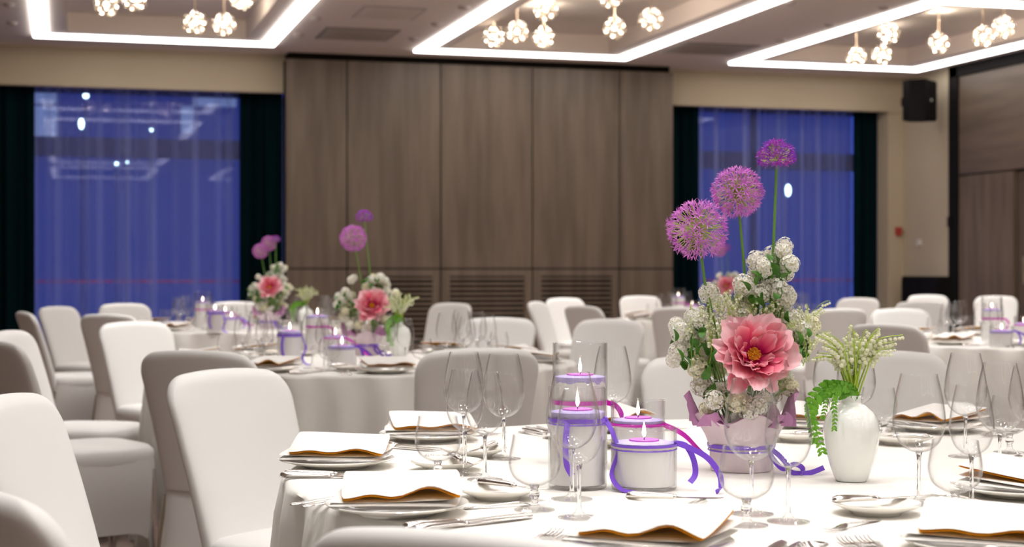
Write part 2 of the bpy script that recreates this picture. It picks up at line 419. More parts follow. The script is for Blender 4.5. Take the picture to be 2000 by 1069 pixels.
PX = [(208, 8, 'left', 'leftmost'), (263, -2, 'left', 'second from the left, cut by the picture top'), (381, 45, 'left', 'lowest, over the far strip'), (438, 48, 'left', 'rightmost of the low pair'), (472, -6, 'left', 'only just below the picture top'),
      (965, 72, 'middle', 'lowest at the left corner'), (1010, 62, 'middle', 'between two low neighbours'), (1062, 73, 'middle', 'third of the low row'), (1066, 18, 'middle', 'higher one above the low row'), (1200, 55, 'middle', 'alone in the centre'),
      (1272, 38, 'middle', 'rightmost'), (1192, -8, 'middle', 'mostly above the picture top'),
      (1672, 112, 'right', 'lowest at the left'), (1722, 108, 'right', 'low, beside the lowest one'), (1735, 66, 'right', 'above the low pair'), (1833, 84, 'right', 'alone in the centre'), (1920, 72, 'right', 'left of the last pair'), (1960, 54, 'right', 'rightmost')]
for px, py, t, lab in PX:
    zc = 3.48 if (px, py) in ((1192, -8), (1735, 66)) else 3.42; p = at(px, py, zc)
    place(pend, p, random.random()*6, f'glass bubble pendant in {t} ceiling tray, {lab}')

# ------------------------------------------------------------------ windows, curtains
wins = [(-3.6, pl+.05), (pr-.05, wr)]
m = MB()
for n, (a, b) in enumerate(wins):
    m = MB()
    m.box(a, b, 18.25, 18.33, 0, .10); m.box(a, b, 18.25, 18.33, 2.42, 2.64); m.box(a, b, 18.25, 18.33, ZS+.0, ZS+.12)
    k = 2
    for q in range(k+1): xx = a+(b-a)*q/k; m.box(max(a, xx-.03), min(b, xx+.03), 18.25, 18.33, 0, ZS+.1)
    fr = struct(f'window_{n+1}', m, 'window_frame')
    MB().box(a, b, 18.28, 18.286, .1, ZS).obj('pane', 'window_glass', fr, False)
    MB().box(a+.1, b-.1, 18.272, 18.276, 1.01, 1.035).obj('safety_tape', 'red_tape', fr, False)
def curtain(x0, x1, y, z0, z1, amp, wl, name, mt, seed, gather=None, th=.004):
    rnd = random.Random(seed); n = max(24, int((x1-x0)/wl*12)); ph = [rnd.random()*6 for _ in range(4)]
    rows = 10; front, back = [], []
    m = MB(); rg = []
    for j in range(rows+1):
        v = j/rows; z = z0+(z1-z0)*v; row = []
        for i in range(n+1):
            u = i/n; x = x0+(x1-x0)*u
            if gather: x = gather(u, v, x0, x1)
            s = x*2*PI/wl
            yy = y+amp*(math.sin(s+1.3*math.sin(s*.37+ph[0]))*.7+math.sin(s*.53+ph[1]+v*.6)*.5+.2*math.sin(s*2.3+ph[2]))*(.75+.35*(1-v))
            row.append((x, yy, z))
        rg.append(row)
    N = n+1; vs = [p for r in rg for p in r]; vs2 = [(p[0], p[1]+th, p[2]) for p in vs]; L = len(vs); fs = []
    for j in range(rows):
        for i in range(n):
            a = j*N+i; fs.append((a, a+1, a+N+1, a+N))
            if th: fs.append((L+a, L+a+N, L+a+N+1, L+a+1))
    m.add(vs+(vs2 if th else []), fs); return m.obj(name, mt)
def c_sheer(px0, px1, pxt, label, seed, wl=.30):
    a, b = aty(px0, 18.05), aty(px1, 18.05); bt = aty(pxt, 18.05)
    o = curtain(a, b, 18.05, .02, ZS+.08, .062, wl, 'sheer_curtain', 'sheer', seed, lambda u, v, x0, x1: x0+(x1-x0+(bt-b)*v**2)*u, 0)
    tag(o, label, 'curtain')
c_sheer(60, 478, 462, 'wide translucent blue-lit sheer curtain over the left window', 3, .34)
c_sheer(1358, 1670, 1670, 'narrower translucent blue-lit sheer curtain over the right window', 5, .27)
def c_drape(xa, xb, label, seed):
    o = curtain(xa, xb, 17.86, .02, ZS+.09, .035, .17, 'drape', 'drape', seed); tag(o, label, 'curtain')
c_drape(-3.5, aty(68, 17.86), 'dark green drape at the far left of the left window', 11)
c_drape(aty(468, 17.86), pl+.03, 'dark green drape between left window and wooden panel', 12)
c_drape(pr-.03, aty(1364, 17.86), 'narrow dark drape between wooden panel and right window', 13)
c_drape(aty(1666, 17.86), wr-.01, 'dark green drape at the right side of the right window', 14)
# twilight street seen dimly through the glass
m = MB(); m.box(-12, 16, 30, 31, -3, 5.2)
o = BLD = m.obj('opposite_building', 'town_wall', None, False); tag(o, 'dim dark building across the street behind the left window', 'building')
pm = MB()
for (px, py, w_, h_, s) in ((88, 195, .35, .45, 1), (90, 245, .4, .9, 1), (415, 200, .35, .25, 1), (100, 400, .9, .5, 1)):
    pass
spots = [(168, 187, .04, 'round bright reflection high behind the left sheer curtain'), (159, 242, .036, 'oblong reflection glow below the round one behind left sheer'),
         (296, 254, .022, 'faint reflection glow near the middle of the left sheer'), (228, 320, .024, 'left one of two low reflection glows behind left sheer'),
         (249, 317, .016, 'right one of two low reflection glows behind left sheer'), (1539, 372, .040, 'pale green reflection glow behind the right sheer curtain')]
for px, py, r, lab in spots:  # glowing globes added outside, standing in for chandelier reflections in the panes
    p = atd(px, py, 24.0)
    st = empty('reflection_globe', (p.x, p.y, -3)); tag(st, lab, 'glow globe', 'glow globes added outside for window reflections')
    MB().tube([(0, .08, 0), (0, .08, p.z+3+.1)], .02, 6).obj('pole', 'window_frame', st)
    b = MB().sphere((0, 0, 0), r, 12, 8, sz=2.2 if 'green' in lab or 'oblong' in lab else 1).obj('glow_globe', 'reflection_glow', st); b.location = (0, 0, p.z+3)
for px, py, ww, hh in ((88, 195, .22, .42), (92, 262, .20, .80), (415, 200, .4, .25), (362, 240, .12, .5)):
    p = atd(px, py, 30.0)
    q = MB().box(-ww, ww, -.02, .02, -hh/2, hh/2).obj('lit_window', 'town_window_glow', BLD, False); q.location = (p.x, 29.96, p.z)

# ------------------------------------------------------------------ fittings on the right
s = empty('wall_speaker', atd(1793, 236, 18.6), math.radians(38)); tag(s, 'black wedge-shaped loudspeaker mounted high in the right corner', 'speaker')
m = MB(); W, D, H = .19, .30, .47
ring = lambda z: [(-W, -D/2, z), (W, -D/2, z), (W, D*.1, z), (W*.55, D/2, z), (-W*.55, D/2, z), (-W, D*.1, z)]
m.rings([ring(0), ring(.01), ring(H-.01), ring(H)]); m.obj('cabinet', 'speaker_black', s, True, 30)
m = MB(); m.box(-W+.012, W-.012, -D/2-.012, -D/2-.001, .02, H-.02); m.obj('grille', 'black', s, False)
m = MB(); m.box(-.02, .02, -D/2-.015, -D/2-.012, .22, .25); m.obj('badge', 'switch_white', s, False)
m = MB(); m.box(-.03, .03, D/2, D/2+.05, .18, .28); m.obj('wall_bracket', 'black', s, False)
c = empty('low_cabinet', (X1, 16.5, 0)); tag(c, 'low black cabinet set in the beige corner under the loudspeaker', 'cabinet')
MB().box(-.14, -.002, .02, .88, 0, 1.075).obj('cabinet_body', 'black', c, False)
for k in range(2):
    dd = MB().box(-.158, -.141, .04+k*.42, .44+k*.42, .05, 1.04).obj('cabinet_door', 'speaker_black', c, False)
    MB().tube([(-.165, .42+k*.06, .55), (-.165, .42+k*.06, .65)], .006, 6).obj('handle', 'brass', dd)
def wallbit(name, px, py, dist, w_, h_, mt, lab, cat):
    p = atd(px, py, dist); o = MB().box(-w_, w_, -.025, .02, -h_, h_).obj(name, mt, None, False)
    o.location = (p.x, YW-.022, p.z); tag(o, lab, cat)
wallbit('fire_alarm', 1759, 452, 19.6, .035, .05, 'alarm_red', 'small red fire alarm box on the beige wall by the right curtain', 'fire alarm')
o = MB().box(-.022, -.001, -.04, .04, -.04, .04).obj('light_switch', 'switch_white', None, False); o.location = (X1, 17.2, zy(1789, 474, 17.2)); tag(o, 'pale light switch on the beige corner wall under the speaker', 'light switch')
o = MB().box(-.06, -.031, -.05, .03, -.06, .06).obj('door_latch', 'black', None, False); o.location = (X1, 16.45, 1.15+95*18.5/3074); tag(o, 'black latch on the black post beside the corner', 'latch')

# ------------------------------------------------------------------ chair in a stretch cover
def sup(w, t, n, y0, z, e=3.2, tilt=0):
    r = []
    for k in range(n):
        a = 2*PI*k/n; ca, sa = math.cos(a), math.sin(a)
        x = w*math.copysign(abs(ca)**(2/e), ca); y = t*math.copysign(abs(sa)**(2/e), sa)
        r.append((x, y0+y, z+tilt*y))
    return r
chair = empty('banquet_chair'); tag(chair, 'x', 'chair')
rg = []
N = 36; LEAN = .25
for v in [k/16*.8 for k in range(16)]+[.80, .83, .86, .885, .91, .93, .95, .965, .98, .99, .997, 1.0]:
    z = .40+.470*v; yb = -.205-LEAN*(z-.40)-.03*v*v; h = .470*(1-v)
    wv = .195+.028*v; tv = .036-.008*v; rc, rt = .075, .026
    if h < rc: wv = wv-rc+math.sqrt(max(0, rc*rc-(rc-h)**2))
    if h < rt: tv *= max(.12, math.sqrt(max(0, 1-((rt-h)/rt)**2)))
    rg.append([(x, y+.35*x*x, zz+.016*(1-(x/.21)**2)*v) for (x, y, zz) in sup(wv, tv, N, yb, z, 3.4)])
MB().rings(rg).obj('backrest', 'spandex', chair, True, 60)
rg = []
for (w_, d_, z) in ((.205, .205, .385), (.222, .220, .40), (.225, .224, .43), (.222, .220, .455), (.205, .205, .470), (.14, .14, .478), (.02, .02, .480)):
    rg.append(sup(w_, d_, N, 0, z, 4.5))
MB().rings(rg).obj('seat', 'spandex', chair, True, 60)
# skirt pulled down from the seat to the four feet
n = 72; rg = []
for j in range(15):
    v = j/14; row = []
    for k in range(n):
        a = 2*PI*k/n; ca, sa = math.cos(a), math.sin(a); e = 5.5
        x = math.copysign(abs(ca)**(2/e), ca); y = math.copysign(abs(sa)**(2/e), sa)
        corner = min(1, (min(abs(x), abs(y))/.985)**6)
        mid = 1-corner
        hw = .222+.012*v; fy = .218+.01*v
        pin = .055*math.sin(PI*min(1, v*1.0)*.5)*mid*v
        zz = .42*(1-v)+(.005+.13*mid)*v
        X = x*hw; Y = y*fy
        if abs(x) > abs(y): X -= math.copysign(pin, x)*1.0
        else: Y -= math.copysign(pin*(.35 if y < 0 else 1), y)
        if y < -.6: Y -= .05*v*(-y-.6)/.4
        row.append((X, Y, zz))
    rg.append(row)
MB().rings(rg, caps=False).obj('cover_skirt', 'spandex', chair, True, 60)
for sx in (-1, 1):
    for sy in (-1, 1):
        MB().tube([(sx*.212, sy*.205-(.05 if sy < 0 else 0), 0), (sx*.19, sy*.19, .38)], [.016, .014], 10).obj('leg', 'silver', chair)
index_children()
T = {1: cw(.607, 3.19), 2: cw(-.635, 6.85), 3: Vector((1.28, 11.07, 0)), 4: Vector((5.25, 11.85, 0)), 9: Vector((5.36, 7.70, 0))}
TR = {1: 1.06, 2: .92, 3: .95, 4: .98, 9: .98}
TN = {1: 'the large near table', 2: 'the left middle table', 3: 'the far left table', 4: 'the far table behind the tall flowers', 9: 'the right hand table'}
CH = [(1, 494, 728, 'white covered chair, front bright, left of the near table in full view'),
      (1, 45, 777, 'white covered chair with bright front, cut by the left picture edge'),
      (1, -75, 945, 'dark-backed covered chair in the bottom left corner'),
      (1, 965, 1032, 'blurred covered chair back along the bottom edge before the near table'),
      (1, 1400, 704, 'pale chair mostly hidden behind the pink peony'),
      (1, 1722, 688, 'pale chair front behind the white vase of lily of the valley'),
      (2, 384, 687, 'covered chair seen from behind, grey back overlapped by the bright near chair'),
      (2, 912, 679, 'grey covered chair back in front of the left middle table'),
      (2, 1308, 655, 'grey chair back left of the tall flower arrangement'),
      (2, 2, 668, 'covered chair with dark back and bright seat at the left edge'),
      (2, 45, 648, 'white fronted chair peeking behind the dark-backed one at left edge'),
      (2, 262, 630, 'white fronted chair beyond the left middle table, slightly taper'),
      (2, 1192, 625, 'bright white chair front behind the tall glass jar'),
      (2, 975, 622, 'chair mostly hidden behind glasses of the left middle table'),
      (3, 262, 613, 'thin grey chair back lit violet at its edge, before the sheer'),
      (3, 64, 610, 'grey chair back before the dark left drape'),
      (3, 112, 600, 'narrow white chair front with seat, before the left sheer'),
      (3, 242, 594, 'small white chair front before the left sheer curtain'),
      (3, 450, 587, 'white chair front behind glasses of the far left table'),
      (3, 882, 593, 'pale chair before the louvred vent, over the glasses'),
      (4, 1048, 590, 'chair seen side-on, leaning, before the louvred vents'),
      (4, 1102, 583, 'slim white chair front before the right louvred vent'),
      (4, 1150, 598, 'grey chair back with bright rim before the panelling'),
      (4, 1250, 579, 'white chair front by the candle at the panel corner'),
      (4, 1345, 600, 'grey chair back directly left of the near flowers'),
      (4, 1640, 604, 'grey chair back before the right sheer curtain'),
      (4, 1677, 583, 'small pale chair top before the right dark drape'),
      (9, 1750, 634, 'large dark-backed chair behind the lily of the valley'),
      (9, 1757, 604, 'pale chair front above the dark-backed one at right'),
      (9, 1797, 590, 'white rounded chair top before the black cabinet'),
      (9, 1812, 577, 'rounded grey chair before the black cabinet'),
      (9, 1945, 579, 'white chair front behind the tall candle jar at right')]
CT = .880                                       # height of the top edge
for t, px, py, lab in CH:
    p = at(px, py, CT); p.z = 0
    d = p-T[t]; ang = math.atan2(d.y, d.x)
    rmin = TR[t]+(.62 if (t, px) == (1, 45) else .65)
    r = max(d.length, rmin) if t in (3, 4, 9) else rmin if d.length < rmin else d.length
    if t != 4 and t != 9: r = min(r, rmin+.75)
    jit = random.uniform(-.08, .08)
    q = T[t]+Vector((math.cos(ang), math.sin(ang), 0))*r        # top of the backrest
    face = ang+PI+jit
    o = q+Vector((math.cos(face), math.sin(face), 0))*.335
    place(chair, (o.x, o.y, 0), face-PI/2, lab)

# ------------------------------------------------------------------ tablecloths
def cloth(t, seed, folds):
    rnd = random.Random(seed); n = 220; R = TR[t]; m = MB(); rg = []
    ph = [rnd.random()*6 for _ in range(5)]
    def F(a, v):
        return (math.sin(a*folds+ph[0]+.9*math.sin(a*3+ph[1]))*.6+.3*math.sin(a*(folds*1.7)//1*1.0+ph[2])*0+.35*math.sin(a*int(folds*.6)+ph[3]))*.070*v**.55
    prof = [(0.002, .75, 0), (.3, .75, 0), (.6, .75, 0), (.9, .75, 0), (R-.03, .7498, 0), (R-.012, .7488, 0), (R-.004, .745, 0), (R, .737, .02)]
    for k in range(1, 13): prof.append((R+.004+.03*(k/12)**1.2, .737-.735*k/12, (k/12)*.9+.03))
    for (r, z, v) in prof:
        rg.append([((r+F(2*PI*i/n, v))*math.cos(2*PI*i/n), (r+F(2*PI*i/n, v))*math.sin(2*PI*i/n), z) for i in range(n)])
    m.rings(rg, caps=False); m.f.append(tuple(range(n-1, -1, -1))); m.m.append(0)
    o = m.obj('tablecloth', 'linen', None, True, 70); o.location = T[t]
    tag(o, {1: 'white floor-length cloth over the large round table nearest the camera', 2: 'white floor-length cloth on the round table at left middle distance',
            3: 'white cloth on the round table near the left sheer curtain', 4: 'white cloth on the round table near the right window',
            9: 'white cloth on the round table at the right picture edge'}[t], 'tablecloth', 'floor-length white tablecloths')
for t, f in ((1, 30), (2, 32), (3, 30), (4, 31), (9, 30)): cloth(t, t*3, f)
TZ = .7503

# ------------------------------------------------------------------ tableware prototypes
def stemware(name, bowl, stem, foot, cat, seg=40):
    g = empty(name); tag(g, 'x', cat)
    MB().lathe(bowl, seg, caps=False).obj('bowl', 'crystal', g, True, 80)
    MB().lathe(stem, 16, caps=False).obj('stem', 'crystal_stem', g, True, 80)
    MB().lathe(foot, 36, caps=False).obj('foot', 'crystal_foot', g, True, 60)
    return g
def shell(outer, th):
    return outer+[(max(.0005, r-th), z+(th*.6 if k == len(outer)-1 or r < .03 else 0)) for k, (r, z) in reversed(list(enumerate(outer)))]
def bez(pts, n=5):
    out = []
    P = [pts[0]]+pts+[pts[-1]]
    for i in range(1, len(P)-2):
        for k in range(n):
            t = k/n; a, b, c, d = P[i-1], P[i], P[i+1], P[i+2]
            out.append(tuple(.5*((2*b[q])+(-a[q]+c[q])*t+(2*a[q]-5*b[q]+4*c[q]-d[q])*t*t+(-a[q]+3*b[q]-3*c[q]+d[q])*t**3) for q in (0, 1)))
    out.append(P[-1]); return out
def foot(r): return [(.001, 0), (r, 0), (r, .0015), (r*.7, .0032), (r*.3, .006), (.006, .011), (.0042, .016)]
red = stemware('red_wine_glass', shell(bez([(.0035, .088), (.018, .092), (.034, .106), (.0435, .130), (.0445, .150), (.0395, .185), (.031, .222)]), .0011),
               bez([(.0042, .014), (.0036, .03), (.0033, .06), (.0038, .080), (.0065, .090)]), foot(.036), 'wine glass')
white = stemware('white_wine_glass', shell(bez([(.0035, .086), (.015, .090), (.028, .102), (.0365, .125), (.037, .142), (.033, .172), (.0255, .206)]), .0011),
                 bez([(.0042, .014), (.0036, .03), (.0033, .06), (.0038, .078), (.006, .088)]), foot(.034), 'wine glass')
goblet = stemware('water_goblet', shell(bez([(.006, .040), (.020, .044), (.036, .056), (.0430, .074), (.0425, .092), (.039, .110), (.0365, .125)]), .0016),
                  bez([(.007, .012), (.0055, .018), (.0085, .024), (.0085, .029), (.006, .034), (.009, .042)]), foot(.034), 'water glass')
def plate(name, r, cat='plate'):
    p = empty(name); tag(p, 'x', cat)
    MB().lathe([(.001, .0), (r*.55, 0), (r*.57, .003), (r*.66, .006), (r*.97, .0155), (r, .018), (r*.99, .0195), (r*.95, .0185), (r*.66, .0095), (r*.58, .007), (.001, .0065)], 56, caps=False).obj('dish', 'porcelain', p, True, 60)
    return p
plate_big = plate('dinner_plate', .118); plate_small = plate('bread_plate', .072)
plate_big_m = None
def sheet(m, w, l, th, fz, mi=0, nx=18, ny=14, cx=0, cy=0, sh=0):
    """a soft folded cloth layer with rounded edges; fz(u, v) lifts it"""
    top, bot = [], []
    for j in range(ny+1):
        for i in range(nx+1):
            u, v = 2*i/nx-1, 2*j/ny-1
            u2, v2 = math.copysign(abs(u)**.8, u), math.copysign(abs(v)**.8, v)
            e = math.sqrt(max(0, 1-abs(u2)**8))*math.sqrt(max(0, 1-abs(v2)**8))
            rc = 1-.04*(abs(u2)*abs(v2))**6
            x, y, z = cx+u2*w/2*rc+sh*v2, cy+v2*l/2*rc, fz(u2, v2)
            top.append((x, y, z+th*(.5+.5*e))); bot.append((x, y, z+th*(.5-.5*e)))
    N = nx+1; L = len(top); fs = []
    for j in range(ny):
        for i in range(nx):
            a = j*N+i; fs.append((a, a+1, a+N+1, a+N)); fs.append((L+a, L+a+N, L+a+N+1, L+a+1))
    m.add(top+bot, fs, mi)
def napkin(name, seed, lift):
    rnd = random.Random(seed); p = [rnd.random()*6 for _ in range(6)]
    g = empty(name); tag(g, 'x', 'napkin')
    W_, L_ = .210, .165
    f0 = lambda u, v: .0205+.0012*math.sin(2*u+p[0])
    f0_ = f0; f0 = lambda u, v: f0_(u, v)+.003*(v+1)
    f1 = lambda u, v: .0262+.006*(v+1)+.0018*math.sin(1.7*u+p[1])+.002*max(0, -v)*max(0, u+.3)
    f2 = lambda u, v: .0322+.0125*(v+1)+.0018*math.sin(1.7*u+p[1])+lift*max(0, -v-.1)*(math.exp(-((u-.45)/.40)**2)*.014+.006*math.exp(-((u+.5)/.3)**2))
    m = MB(); sheet(m, W_, L_, .0056, f0); sheet(m, W_*.97, L_*.95, .0056, f1, cx=.004, cy=.003, sh=.006); m.obj('lower_fold', 'napkin', g, True, 60)
    m = MB(); sheet(m, W_*.93, L_*.98, .0065, f2, cx=.008, cy=.001, sh=-.008); m.obj('upper_fold', 'napkin', g, True, 60)
    m = MB(); sheet(m, W_*.915, L_*.955, .0016, lambda u, v: f2(u, v)-.0016, cx=.008, cy=.001, sh=-.006)
    m.obj('fold_light_sheet', 'napkin_yellow_light', g, True, 60)  # coloured sheet painted for the yellow light between the folds
    return g
nap = [napkin('folded_napkin', 3, 1.0), napkin('folded_napkin', 8, 1.6)]
def cut_rings(m, sec, n=10, mi=0):
    m.rings([[(w_*math.cos(2*PI*k/n), y, z+t_*math.sin(2*PI*k/n)) for k in range(n)] for (y, w_, t_, z) in sec], mi)
def handle(L_):
    m = MB(); cut_rings(m, [(0, .002, .001, .004), (.003, .0085, .0050, .006), (.012, .0108, .0064, .0068), (.03, .0100, .0062, .0068), (L_*.75, .0076, .0052, .006), (L_*.88, .007, .0048, .0055),
                            (L_*.9, .0078, .0048, .005), (L_*.925, .0078, .0048, .005), (L_*.94, .005, .0034, .005), (L_*.965, .0066, .004, .005), (L_, .0045, .003, .005)]); return m
knife = empty('table_knife'); tag(knife, 'x', 'knife')
handle(.105).obj('handle', 'silver', knife, True, 50)
m = MB(); rg = []
for (y, w_, x, t_) in ((.103, .006, 0, .0022), (.115, .008, .001, .0012), (.15, .0095, .0015, .001), (.19, .0105, .0015, .0009), (.215, .0095, .001, .0008), (.23, .006, -.001, .0006), (.238, .001, -.0045, .0004)):
    rg.append([(x-w_, y, .004), (x, y, .004+t_), (x+w_, y, .004), (x, y, .004-t_)])
m.rings(rg); m.obj('blade', 'silver', knife, True, 50)
butter = empty('butter_knife'); tag(butter, 'x', 'knife')
handle(.085).obj('handle', 'silver', butter, True, 50)
m = MB(); rg = []
for (y, w_, x, t_) in ((.083, .005, 0, .002), (.095, .007, .001, .0012), (.13, .0098, .002, .001), (.15, .0085, .0, .0008), (.163, .001, -.005, .0005)):
    rg.append([(x-w_, y, .004), (x, y, .004+t_), (x+w_, y, .004), (x, y, .004-t_)])
m.rings(rg); m.obj('blade', 'silver', butter, True, 50)
def fork_(name, s=1.0):
    g = empty(name); tag(g, 'x', 'fork')
    m = MB(); cut_rings(m, [(0, .003, .001, .002), (.006, .0095, .0016, .003), (.03, .0075, .0018, .004), (.07, .0045, .002, .006), (.11, .003, .0022, .0085), (.128, .0035, .0022, .009)]); m.xf(Matrix.Scale(s, 4)).obj('handle', 'silver', g, True, 50)
    m = MB(); cut_rings(m, [(.126, .0035, .0022, .009), (.134, .009, .0014, .008), (.143, .0118, .0012, .0055), (.152, .0120, .0011, .004)])
    for k in range(4):
        x = -.0096+.0064*k; cut = [(.148, .0019, .0011, .004), (.165, .0017, .001, .003), (.185, .0014, .0009, .0045), (.198, .0008, .0006, .008)]
        m.rings([[(x+w_*math.cos(2*PI*q/6), y, z+t_*math.sin(2*PI*q/6)) for q in range(6)] for (y, w_, t_, z) in cut])
    m.xf(Matrix.Scale(s, 4)).obj('tines', 'silver', g, True, 50); return g
fork = fork_('table_fork'); dfork = fork_('dessert_fork', .78)
spoon = empty('soup_spoon'); tag(spoon, 'x', 'spoon')
m = MB(); cut_rings(m, [(0, .003, .001, .002), (.006, .0095, .0016, .003), (.03, .0075, .0018, .004), (.07, .0045, .002, .006), (.11, .003, .0022, .0085), (.130, .0035, .0022, .008)]); m.obj('handle', 'silver', spoon, True, 50)
m = MB(); rg = []
for j in range(13):
    a = PI*j/12; y = .158-.030*math.cos(a); w_ = .0195*math.sin(a)**.8+.0015; r = []
    for k in range(9): x = -w_+2*w_*k/8; dz = .010*math.sin(a)*(1-(x/w_)**2); r.append((x, y, .0085-dz))
    for k in range(9): x = w_-2*w_*k/8; dz = .010*math.sin(a)*(1-(x/w_)**2); r.append((x, y, .0100-dz))
    rg.append(r)
m.rings(rg); m.obj('spoon_bowl', 'silver', spoon, True, 60)
index_children()

# ------------------------------------------------------------------ candles in jars
def jar(name, r, h, fill, top_mat, ribbons, flame=True, cat='candle jar'):
    g = empty(name); tag(g, 'x', cat); t = .0028
    MB().lathe([(.001, 0), (r-.003, 0), (r, .003), (r, h-.001), (r-t*.5, h), (r-t, h-.001), (r-t, .008), (.001, .008)], 56, caps=False).obj('glass_jar', 'jar_glass', g, True, 50)
    MB().lathe([(.001, .0085), (r-t-.001, .0085), (r-t-.0008, fill-.0085), (.001, fill-.0085)], 48, caps=False).obj('white_sand', 'wax_sand', g, True, 50)
    rnd = random.Random(name+str(h)); n = 48; rg = []
    jg = [rnd.uniform(-.003, .002) for _ in range(n)]
    R2 = r-t-.0006
    rg.append([(R2*math.cos(2*PI*i/n), R2*math.sin(2*PI*i/n), fill-.010+jg[i]*1.3) for i in range(n)])
    rg.append([(R2*math.cos(2*PI*i/n), R2*math.sin(2*PI*i/n), fill) for i in range(n)])
    rg.append([(R2*.6*math.cos(2*PI*i/n), R2*.6*math.sin(2*PI*i/n), fill+.003) for i in range(n)])
    rg.append([(.002*math.cos(2*PI*i/n), .002*math.sin(2*PI*i/n), fill+.003) for i in range(n)])
    MB().rings(rg, caps=False).obj('lavender_sand', 'lavender_sand', g, True, 50)
    cd = MB().lathe([(.001, fill-.004), (.026, fill-.004), (.028, fill+.003), (.027, fill+.0055), (.022, fill+.005), (.001, fill+.0042)], 28, caps=False).obj('tea_candle', top_mat, g, True, 50)
    MB().tube([(0, 0, fill+.004), (.001, 0, fill+.013)], .0010, 6).obj('wick', 'wick', cd)
    MB().lathe([(.0005, 0), (.0024, .003), (.0038, .008), (.0030, .015), (.0013, .023), (.0004, .029)], 12, caps=False).obj('flame', 'flame', cd).location = (0, 0, fill+.009)
    for (z, wd, mm, tails) in ribbons:
        rb = MB().lathe([(r+.0006, z-wd/2), (r+.0016, z), (r+.0006, z+wd/2)], 56, caps=False)
        ob = rb.obj('ribbon_band', mm, g, True, 60)
        if tails:
            for (pth, wdir) in tails: MB().ribbon(pth, wdir, .0105).obj('ribbon_tail', mm, ob, True, 60)
            MB().sphere(tails[0][0][0], .005, 8, 6).obj('ribbon_knot', mm, ob)
    return g
def cpath(pts, n=6):
    P = [Vector(p) for p in pts]; P = [P[0]]+P+[P[-1]]; out = []
    for i in range(1, len(P)-2):
        for k in range(n):
            t = k/n; a, b, c, d = P[i-1], P[i], P[i+1], P[i+2]
            out.append(.5*((2*b)+(-a+c)*t+(2*a-5*b+4*c-d)*t*t+(-a+3*b-3*c+d)*t**3))
    out.append(P[-1]); return out
# jar local axes: +x right in view, -y towards the viewer
tallt = [(cpath([(.052, -.02, .128), (.072, -.035, .122), (.083, -.04, .100), (.070, -.045, .070), (.064, -.05, .03)]), (.2, 0, 1))]
midt = [(cpath([(.05, -.02, .128), (.064, -.03, .10), (.072, -.035, .07), (.060, -.045, .03), (.075, -.06, .006), (.098, -.075, .0025)]), (.6, .6, .3)),
        (cpath([(-.02, -.05, .126), (-.024, -.062, .09), (-.022, -.06, .05), (-.012, -.062, .03)]), (1, 0, 0))]
lowt = [(cpath([(.058, -.012, .085), (.075, -.02, .080), (.088, -.025, .055), (.090, -.03, .03), (.080, -.035, .016)]), (.9, 0, .35)),
        (cpath([(.058, -.012, .085), (.080, -.03, .078), (.110, -.045, .062), (.130, -.055, .035), (.132, -.065, .012), (.122, -.07, .003)]), (.6, 0, .8))]
jar_tall = jar('candle_jar', .0565, .250, .180, 'magenta_wax', [(.128, .009, 'magenta_ribbon', tallt)])
jar_mid = jar('candle_jar', .0535, .186, .140, 'magenta_wax', [(.126, .008, 'purple_ribbon', midt), (.119, .003, 'purple_ribbon', None)])
jar_low = jar('candle_jar', .0595, .111, .085, 'magenta_wax', [(.0815, .0045, 'purple_ribbon', lowt), (.0775, .0035, 'switch_white', None), (.0738, .0025, 'purple_ribbon', None)])
jar_med = jar('candle_jar', .0545, .138, .098, 'magenta_wax', [(.090, .006, 'magenta_ribbon', [(cpath([(.05, -.02, .09), (.09, -.03, .07), (.13, -.03, .03), (.17, -.035, .006), (.215, -.03, .003)]), (0, .5, .8))])])
index_children()

# ------------------------------------------------------------------ flowers
def Rz_to(v):
    return Vector((0, 0, 1)).rotation_difference(Vector(v)).to_matrix().to_4x4()
def allium_head(seed, r, n, full, mt):
    rnd = random.Random(seed); m = MB(); m2 = MB()
    for k in range(n):
        p = fib(n, k); p = (p+Vector((rnd.uniform(-.12, .12), rnd.uniform(-.12, .12), rnd.uniform(-.12, .12)))).normalized()
        if p.z < full: continue
        L_ = r*rnd.uniform(.78, .97)
        m2.tube([p*.004, p*L_*.6, p*L_], [.0007, .0006, .0008], 4, 0)
        mt_ = Matrix.Translation(p*L_) @ Rz_to(p) @ Matrix.Rotation(rnd.random()*6, 4, 'Z')
        st = len(m.v)
        for q in range(6):
            a = q*PI/3; ln = .0125*rnd.uniform(.8, 1.2)*(r/.058)**.5; wd = .00125
            ca, sa = math.cos(a), math.sin(a)
            pts = [(-sa*wd*.4, ca*wd*.4, 0), (sa*wd*.4, -ca*wd*.4, 0), (ca*ln*.55+sa*wd, sa*ln*.55-ca*wd, ln*.5), (ca*ln*.9, sa*ln*.9, ln*.75), (ca*ln*.55-sa*wd, sa*ln*.55+ca*wd, ln*.5)]
            m.add(pts, [(0, 1, 2, 3, 4)])
        m.xf(mt_, st)
    m2.sphere((0, 0, 0), .005, 8, 5)
    return m2.mesh('floret_stalk', 'pedicel'), m.mesh('star_floret', mt, True)
AH = {'a': allium_head(1, .058, 170, -.97, 'allium_pink'), 'b': allium_head(2, .050, 190, -.97, 'allium_pink'), 'c': allium_head(3, .036, 130, -.35, 'allium_violet')}
